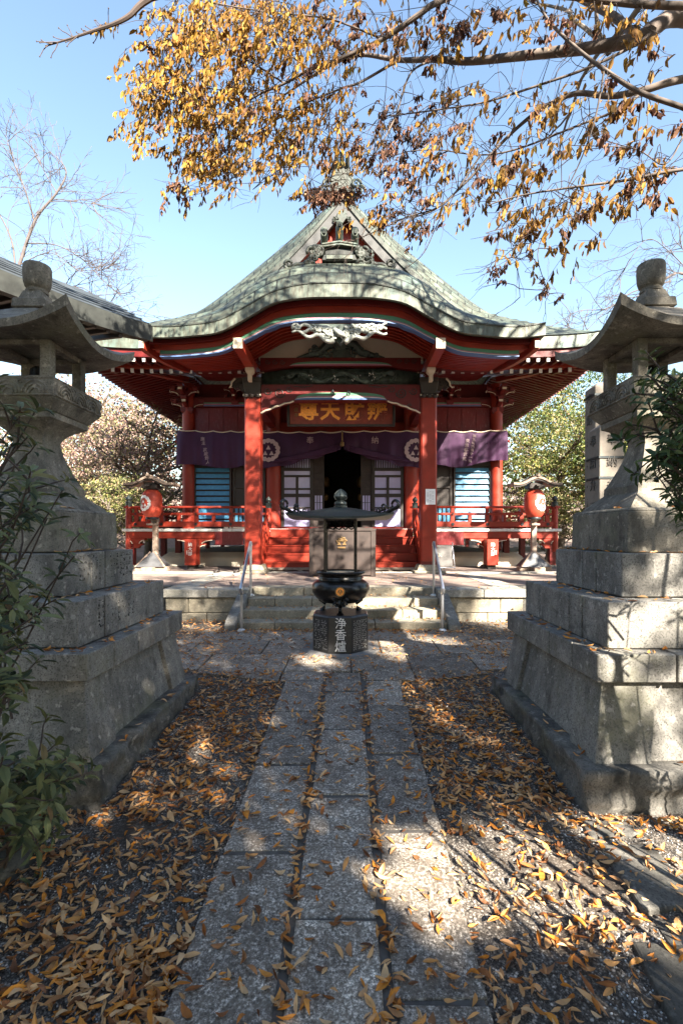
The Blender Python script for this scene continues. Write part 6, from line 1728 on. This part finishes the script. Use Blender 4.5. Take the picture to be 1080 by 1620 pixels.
# --- leafy trees and shrubs behind the temple
def leafy(name, label, x, y, h, rad, mats, seed, n, L, group='trees behind the temple', trunk_r=.14, z0=TL, low=.25, mixp=None):
    t = thing(name, label, 'tree', (x, y, z0), group); r_ = random.Random(seed); mb = MB(); tips = []
    top = Vector((x+r_.gauss(0, .3), y, z0+h*.55)); mb.tube(smooth_path([Vector((x, y, z0-.1)), Vector((x+r_.gauss(0, .15), y, z0+h*.25)), top], 10), [trunk_r*(1-.05*k) for k in range(11)], 8)
    mb.build('trunk', M['bark'], t, smooth=True)
    mb = MB()
    for k in range(9):
        an = k*2.4+r_.random(); hh = z0+h*(low+.40*k/9)
        recur(mb, r_, Vector((x, y, hh)), Vector((math.cos(an), math.sin(an), .5)), rad*.6, trunk_r*.4, 2, tips, .7, 3, .62, .0, .15, .012)
    mb.build('limb', M['bark'], t)
    lv = Leaves(); cl = [q for q, _ in tips]
    for _ in range(int(n/26)):
        u = rv(r_).normalized(); rr = rad*(r_.random()**.45); c = Vector((x+u.x*rr, y+u.y*rr, z0+h*.60+u.z*rr*(h*.42/rad)))
        cl.append(c)
    per = max(4, int(1.5*n/len(cl)))
    for c in cl:
        s_ = r_.uniform(.14, .40)*rad/2.2
        for _ in range(per):
            o = rv(r_).normalized()*s_*r_.random()**.5*1.6; o.z *= .34
            LL = L*.72*r_.uniform(.6, 1.3); mi = 0 if len(mats) == 1 else (1 if r_.random() < (mixp or .3) else 0)
            lv.add(c+o, rv(r_)+Vector((0, 0, -.3)), rv(r_, .7)+Vector((.3, -.5, 1.2)), LL, LL*r_.uniform(.45, .65), mi)
    lv.build('crown', mats, t); return t
LP, LM_, LB, LD, LR = M['leaf_pink'], M['leaf_mixed'], M['leaf_bright'], M['leaf_dark'], M['leaf_rust']
leafy('maple_tree', 'sunny maple with faded pinkish leaves, nearest to the red paper lantern', -7.0, 17.0, 6.0, 2.6, [LP, LB], 41, 9000, .14)
leafy('maple_tree', 'taller pinkish maple with a pale crown behind the neck of the shaded stone lantern', -10.2, 21.0, 8.2, 3.4, [LP, LB], 42, 9000, .17)
leafy('maple_tree', 'pale pink maple beyond the neighbouring hall', -14.0, 24.0, 8.5, 3.6, [LP, LM_], 43, 7000, .18)
leafy('shrub_tree', 'low sunlit shrub with small bright leaves below the pinkish maple', -6.6, 14.6, 2.6, 1.4, [LB, LM_], 44, 6000, .09, 'shrubs behind the veranda', .06, low=.1)
leafy('shrub_tree', 'low shrub with mixed rusty and bright leaves below the pinkish maple', -8.8, 16.0, 3.0, 1.6, [LB, LR], 45, 5500, .10, 'shrubs behind the veranda', .06, low=.1)
leafy('broadleaf_tree', 'green maple with yellowing leaves behind the veranda corner', 7.0, 16.4, 5.6, 2.4, [LM_, LB], 51, 9000, .13)
leafy('broadleaf_tree', 'dark green tree rising above the yellowing green maple, under the temple eave', 9.6, 19.0, 7.8, 3.0, [LD, LM_], 52, 9500, .15)
leafy('broadleaf_tree', 'green tree behind the wooden votive posts', 8.4, 14.2, 4.6, 2.0, [LM_, LD], 53, 8000, .12)
leafy('broadleaf_tree', 'dark evergreen tree seen through the fire box of the sunlit stone lantern', 12.6, 17.6, 6.5, 3.0, [LD, LB], 54, 8000, .15)
leafy('shrub_tree', 'low bright shrub under the green maple by the veranda corner', 5.9, 14.8, 2.3, 1.2, [LB, LM_], 55, 5000, .09, 'shrubs behind the veranda', .05, low=.1)
leafy('shrub_tree', 'pale leafed shrub between the veranda corner and the votive posts', 7.9, 13.2, 2.2, 1.2, [LB, LR], 56, 4500, .09, 'shrubs behind the veranda', .05, low=.1)
# far wood on a bank behind everything
mb = MB(); rows = []
for y, z in ((23, TL-.1), (26, 1.6), (30, 3.4), (36, 5.0), (46, 5.5)): rows.append([(x, y, z+.4*math.sin(x*.4+y)) for x in np.linspace(-40, 40, 41)])
mb.grid(rows, uv=False); tag(mb.build('hill', M['earth'], smooth=True), kind='structure')
lv = Leaves(); r_ = random.Random(77)
for _ in range(1150):
    x = r_.uniform(-30, 30); y = r_.uniform(23.5, 33); z = float(np.interp(y, [23, 26, 30, 36], [TL, 1.6, 3.4, 5.0]))+r_.uniform(.2, 6.4); mi = r_.choice((0, 0, 0, 1, 2, 3, 3) if x < 0 else (2, 3, 3, 1))
    s_ = r_.uniform(.5, 1.1)
    for _ in range(34):
        o = rv(r_, s_*.5); o.z *= .6; LL = r_.uniform(.14, .30); lv.add(Vector((x, y, z))+o, rv(r_), rv(r_)+Vector((0, 0, .6)), LL, LL*.6, mi)
tag(lv.build('far_wood', [LP, LB, LM_, LD], None), 'sunlit wood on the bank far behind the temple', 'wood', kind='stuff')

# --- unseen trees added for shade, crowns pruned to place the sun patches
SUN_PATCHES = [('z', .05, .35, 2.13, .16, .17, 0.), ('z', .05, .98, 2.15, .34, .24, .0), ('z', .05, 1.35, 2.15, .3, .3, .1), ('z', .1, .95, 3.9, .15, .2, 0.), ('z', .2, .70, 5.7, .45, .55, .08),
         ('z', .2, -.35, 5.05, .2, .15, .1), ('y', 2.63, 2.0, .80, .75, .75, .25), ('y', 3.1, 2.05, 2.2, .6, .9, .5), ('y', 7.0, .72, .5, .62, .3, .1)]  # spots where the pruned crowns let sun patches fall
def sun_keep(q, m=.05):
    """how much of the foliage at q is kept: pruned along the sun rays to place the patches of light"""
    k = 1.
    for ax, v, a, b, ra, rb, keep in SUN_PATCHES:
        s_ = (q.z-v)/S.z if ax == 'z' else (q.y-v)/S.y
        h = q-S*s_; u, w = (h.x, h.y) if ax == 'z' else (h.x, h.z)
        if s_ > 0 and ((u-a)/(ra+m))**2+((w-b)/(rb+(2*m if ax == 'z' else m)))**2 < 1: k = min(k, keep)
    return k
def unseen_shade_tree(label, x, y, h, blobs, seed, mats, L=.15, trunk_r=.2):
    t = thing('unseen_shade_tree', label, 'tree', (x, y, gz(y)), 'trees behind the viewpoint'); r_ = random.Random(seed); mb = MB()
    ax = smooth_path([Vector((x, y, -.6)), Vector((x+r_.gauss(0, .15), y, h*.4)), Vector((x+r_.gauss(0, .25), y, h*.97))], 14)
    mb.tube(ax, [trunk_r*(1-.06*k) for k in range(15)], 8); mb.build('trunk', M['bark'], t, smooth=True)
    mb = MB(); lv = Leaves()
    for bx, by, bz, rr, n in blobs:
        c = Vector((bx, by, bz)); q = min(ax, key=lambda w: (w-c+Vector((0, 0, rr*1.2))).length)
        sp = smooth_path([q, q.lerp(c, .5)+rv(r_, .15), c], 8)
        if min(sun_keep(w, .15) for w in sp) >= .5: mb.tube(sp, [.05-.005*k for k in range(9)], 6)
        ns = []
        for _ in range(int(n/34)):
            u = rv(r_).normalized()*rr*r_.random()**.4; u.z *= .85; e = c+u; ns.append(e)
            s0 = sp[r_.randint(3, 8)]
            if min(sun_keep(s0.lerp(e, f_), .1) for f_ in (.25, .5, .75, 1)) < .5: continue
            mb.tube([s0, s0.lerp(e, .55)+rv(r_, .06), e], [.016, .011, .005], 4, cap=False)
        for e in ns:
            for _ in range(34):
                LL = L*r_.uniform(.6, 1.2); q_ = e+rv(r_, .17)
                if r_.random() > sun_keep(q_, .05+L*.45): continue
                lv.add(q_, rv(r_)+Vector((0, 0, -.4)), rv(r_)+Vector((0, 0, .6)), LL, LL*.5, r_.randrange(len(mats)))
    mb.build('limb', M['bark'], t); lv.build('crown', mats, t); return t
for a in SHADE: unseen_shade_tree(*a)
# ------------------------------------------------------------------ fallen leaves
r_ = random.Random(91)
def leaf_shape(L, w, curl, fold, r_, twist=0., bend=0.):
    """verts of a dry leaf lying along +x"""
    ys = [(0, 0), (.18, .62), (.42, 1.0), (.68, .80), (.88, .38), (1, 0)]
    v = []; f = []
    for i, (t, k) in enumerate(ys):
        x = (t-.5)*L; z = curl*((t-.5)**2)*4*L*.25; tw = twist*(t-.5); yb = bend*L*(t-.5)**2
        hw = w*.5*k
        if i in (0, 5): v.append(Vector((x, yb, z)))
        else: v += [Vector((x, yb+hw*(1-.35*abs(fold)), z+fold*hw+tw*hw)), Vector((x, yb, z)), Vector((x, yb-hw*(1-.35*abs(fold)), z+fold*hw-tw*hw))]
    # indices: 0 | 1 2 3 | 4 5 6 | 7 8 9 | 10 11 12 | 13
    f = [(0, 2, 1), (0, 3, 2)]
    for a in (1, 4, 7): f += [(a, a+1, a+4, a+3), (a+1, a+2, a+5, a+4)]
    f += [(10, 11, 13), (11, 12, 13)]
    return v, f
def on_path(x, y): return -.575 < x < .45 and y < 4.6
def in_lantern(x, y):
    return (abs(x+2.16) < .88 and abs(y-3.40) < .88) or (abs(x-2.08) < .88 and abs(y-3.38) < .88)
def base_z(x, y):
    if y > 8.0: return TL+.004
    if y >= 7.27 and -2.79 < x < 2.65 and not (-1.5 < x < 1.32 and y < 7.56): return TL+.004
    if -1.5 < x < 1.32 and 6.58 < y < 7.6: return PL+.12*(1+sum(y > q for q in (6.89, 7.24, 7.56)))+.004
    if on_path(x, y) or (y > 4.5 and abs(x) < 2.4): return gz(y)+.026
    return gz(y)+.006
class Litter:
    def __init__(s): s.v = []; s.f = []
    def put(s, x, y, z, L, r_, tilt=.22):
        v, f = leaf_shape(L, L*r_.uniform(.26, .46), r_.uniform(-.3, 1.3), r_.uniform(-.2, 1.1), r_, r_.gauss(0, .9), r_.gauss(0, .35))
        e = Euler((r_.gauss(0, tilt), r_.gauss(0, tilt), r_.uniform(0, 6.283))).to_matrix()
        if r_.random() < .3: e = e @ Matrix.Rotation(math.pi, 3, 'X')
        vv = [e @ q for q in v]; mz = min(q.z for q in vv); k = len(s.v)
        s.v += [(x+q.x, y+q.y, z+q.z-mz+.001) for q in vv]; s.f += [tuple(i+k for i in q) for q in f]
lit = Litter()
def dens(x, y):
    """how thickly leaves lie here, 0..1"""
    n = .5+.5*mnoise.noise(Vector((x*1.3, y*1.3, 3.1))); n2 = .5+.5*mnoise.noise(Vector((x*3.1, y*3.1, 9.)))
    k = n*.65+n2*.35
    if in_lantern(x, y): return 0
    if on_path(x, y):
        j = min(abs(x+.218), abs(x-.128)); return (.95 if j < .03 else .17) * (.5+k)*(1.0 if y > 2.4 else .55)
    if y < 4.6:
        near = math.exp(-((min(abs(x+.575), abs(x-.45)))/.22)**2)
        if x > .45: return (1.5*k**.7+.15) * (1.3 if 2.6 < y < 4.5 else (.50 if y > 2.35 else .22))
        return (1.3*k) * (1.6 if y > 3.2 else (1.2 if y > 2.5 else .72)) + (.30 if (-1.0 < x < -.55 and y < 1.8) else 0)
    if y < 6.55: return .26*(k*1.5) + (.35 if y > 6.3 else 0) + (.25 if abs(x) > 1.4 else 0)
    if y < 7.3: return .45 if abs(x+.1) > 1.5 else .16
    return .05
cnt = 0
cand = []
for _ in range(110000):
    y = 1.30+ (r_.random()**1.35)*6.2; w = min(.75*y+.35, 3.4); x = r_.uniform(-w, w)
    if r_.random() > dens(x, y)*.9: continue
    if 5.15 < y < 5.9 and abs(x+.095) < .36: continue
    cand.append((x, y)); 
    if len(cand) > 13500: break
# the largest-looking ones become single leaves
cand.sort(key=lambda q: q[1])
single = []; rest = []
for x, y in cand:
    if len(single) < 300 and abs(x-.02) < .655*y+.02: single.append((x, y))
    else: rest.append((x, y))
for x, y in rest: lit.put(x, y, base_z(x, y)+r_.random()*.012*(0 if on_path(x, y) else 1), r_.choice((r_.uniform(.026, .045), r_.uniform(.036, .066), r_.uniform(.045, .074))), r_)
# ledges of the lantern bases, stair treads, plaza corners
for cx, cy in ((-2.16, 3.40), (2.08, 3.38)):
    s = 1 if cx < 0 else -1
    for half, inner, z, n in ((.755, .645, .858, 46), (.64, .47, 1.124, 34), (.465, .385, 1.387, 18), (.86, .775, .285, 14), (.36, .30, 1.668, 4)):
        for _ in range(n):
            u = r_.uniform(-half, half); o = r_.uniform(inner, half*.985)
            if r_.random() < .6: lit.put(cx+s*o, cy+u, z, r_.uniform(.04, .07), r_, .12)
            else: lit.put(cx+u, cy-o, z, r_.uniform(.04, .07), r_, .12)
for k, y in enumerate((6.89, 7.24, 7.56)):
    for _ in range(42): lit.put(r_.uniform(-1.45, 1.28), y-r_.uniform(.0, .10), PL+.12*(k+1)+.004, r_.uniform(.04, .065), r_, .15)
for _ in range(160): lit.put(r_.uniform(-1.5, 1.3), 6.55-abs(r_.gauss(0, .07)), PL+.027, r_.uniform(.04, .065), r_)
for _ in range(90):
    lit.put(r_.uniform(-2.7, 2.6), r_.uniform(7.7, 10.3), TL+.006, r_.uniform(.04, .065), r_)
me = bpy.data.meshes.new('fallen_leaves'); me.from_pydata(lit.v, [], lit.f); me.materials.append(M['leaf_litter']); me.update()
fl = bpy.data.objects.new('fallen_leaves', me); C.objects.link(fl); tag(fl, 'carpet of small dry leaves drifted over gravel, plaza, steps and ledges', 'fallen leaves', kind='stuff')
# single leaves near the viewpoint: a few shapes in a few colours, copied
cols = [('orange', plain('orange_leaf', (.60, .20, .025), .5, var=.3, scale=25)), ('tan', plain('tan_leaf', (.62, .41, .23), .6, var=.25, scale=25)), ('brown', plain('brown_leaf', (.23, .095, .04), .6, var=.35, scale=25)), ('pale', plain('pale_leaf', (.72, .55, .37), .6, var=.2, scale=25)), ('yellow', plain('yellow_leaf', (.60, .28, .035), .5, var=.3, scale=25))]
shapes = {}
for cn, m in cols:
    for k in range(8):
        v, f = leaf_shape(.064, .064*(.27+.030*((k*5) % 8)), -.25+.22*k, -.1+.19*((k*3) % 8), r_, r_.gauss(0, .9), r_.gauss(0, .4))
        me = bpy.data.meshes.new('fallen_leaf'); me.from_pydata([tuple(q) for q in v], [], f); me.materials.append(m); me.shade_smooth(); shapes[cn, k] = me
for x, y in single:
    cn = r_.choices([c[0] for c in cols], (.24, .28, .24, .14, .10))[0]; k = r_.randrange(8)
    o = bpy.data.objects.new('fallen_leaf', shapes[cn, k]); C.objects.link(o)
    s = r_.uniform(.45, .95); o.scale = (s, s*r_.uniform(.85, 1.1), s); e = Euler((r_.gauss(0, .2)+(math.pi if r_.random() < .25 else 0), r_.gauss(0, .2), r_.uniform(0, 6.283))); o.rotation_euler = e
    mz = min((e.to_matrix() @ Vector((q.co.x*s, q.co.y*o.scale.y, q.co.z*s))).z for q in shapes[cn, k].vertices)
    o.location = (x, y, base_z(x, y)-mz+.001+r_.random()*.008*(0 if on_path(x, y) else 1))
    where = 'on the paving stones of the path' if on_path(x, y) else ('on the shaded gravel bed by the azalea bush' if x < 0 else 'on the sunlit gravel bed by the kerb stones')
    tag(o, f'{cn} dry fallen leaf lying {where}', 'leaf', f'{cn} leaves {where}')
# loose pebbles
mb = MB(); pv = [Vector(v) for v in ((0, 0, 1), (.9, 0, .1), (.25, .85, 0), (-.7, .5, .1), (-.7, -.5, 0), (.25, -.85, .1), (0, 0, -.8))]; pf = [(0,1,2),(0,2,3),(0,3,4),(0,4,5),(0,5,1),(6,2,1),(6,3,2),(6,4,3),(6,5,4),(6,1,5)]
n = 0
for _ in range(24000):
    y = 1.3+3.6*r_.random()**1.5; w = .72*y+.2; x = r_.uniform(-w, w)
    if on_path(x, y) or in_lantern(x, y) or mnoise.noise(Vector((x*1.1, y*1.1, 7.7))) < -.12: continue
    s = r_.uniform(.0028, .006); e = Euler((r_.uniform(0, 6), r_.uniform(0, 6), r_.uniform(0, 6))).to_matrix()
    mb.add([Vector((x, y, gz(y)+s*.3))+e @ Vector((q.x*s, q.y*s, q.z*s*.8)) for q in pv], pf); n += 1
def m_peb():
    t = NT('pebble_stone'); g = t.n('NewGeometry')
    return t.done(t.ramp(g.outputs['Random Per Island'], [(0, (.05, .048, .046)), (.4, (.16, .155, .15)), (.7, (.38, .375, .37)), (1, (.75, .75, .75))]), .8)
tag(mb.build('pebbles', m_peb(), fix=False), 'loose grey and white pebbles scattered in the gravel beds', 'pebbles', kind='stuff')
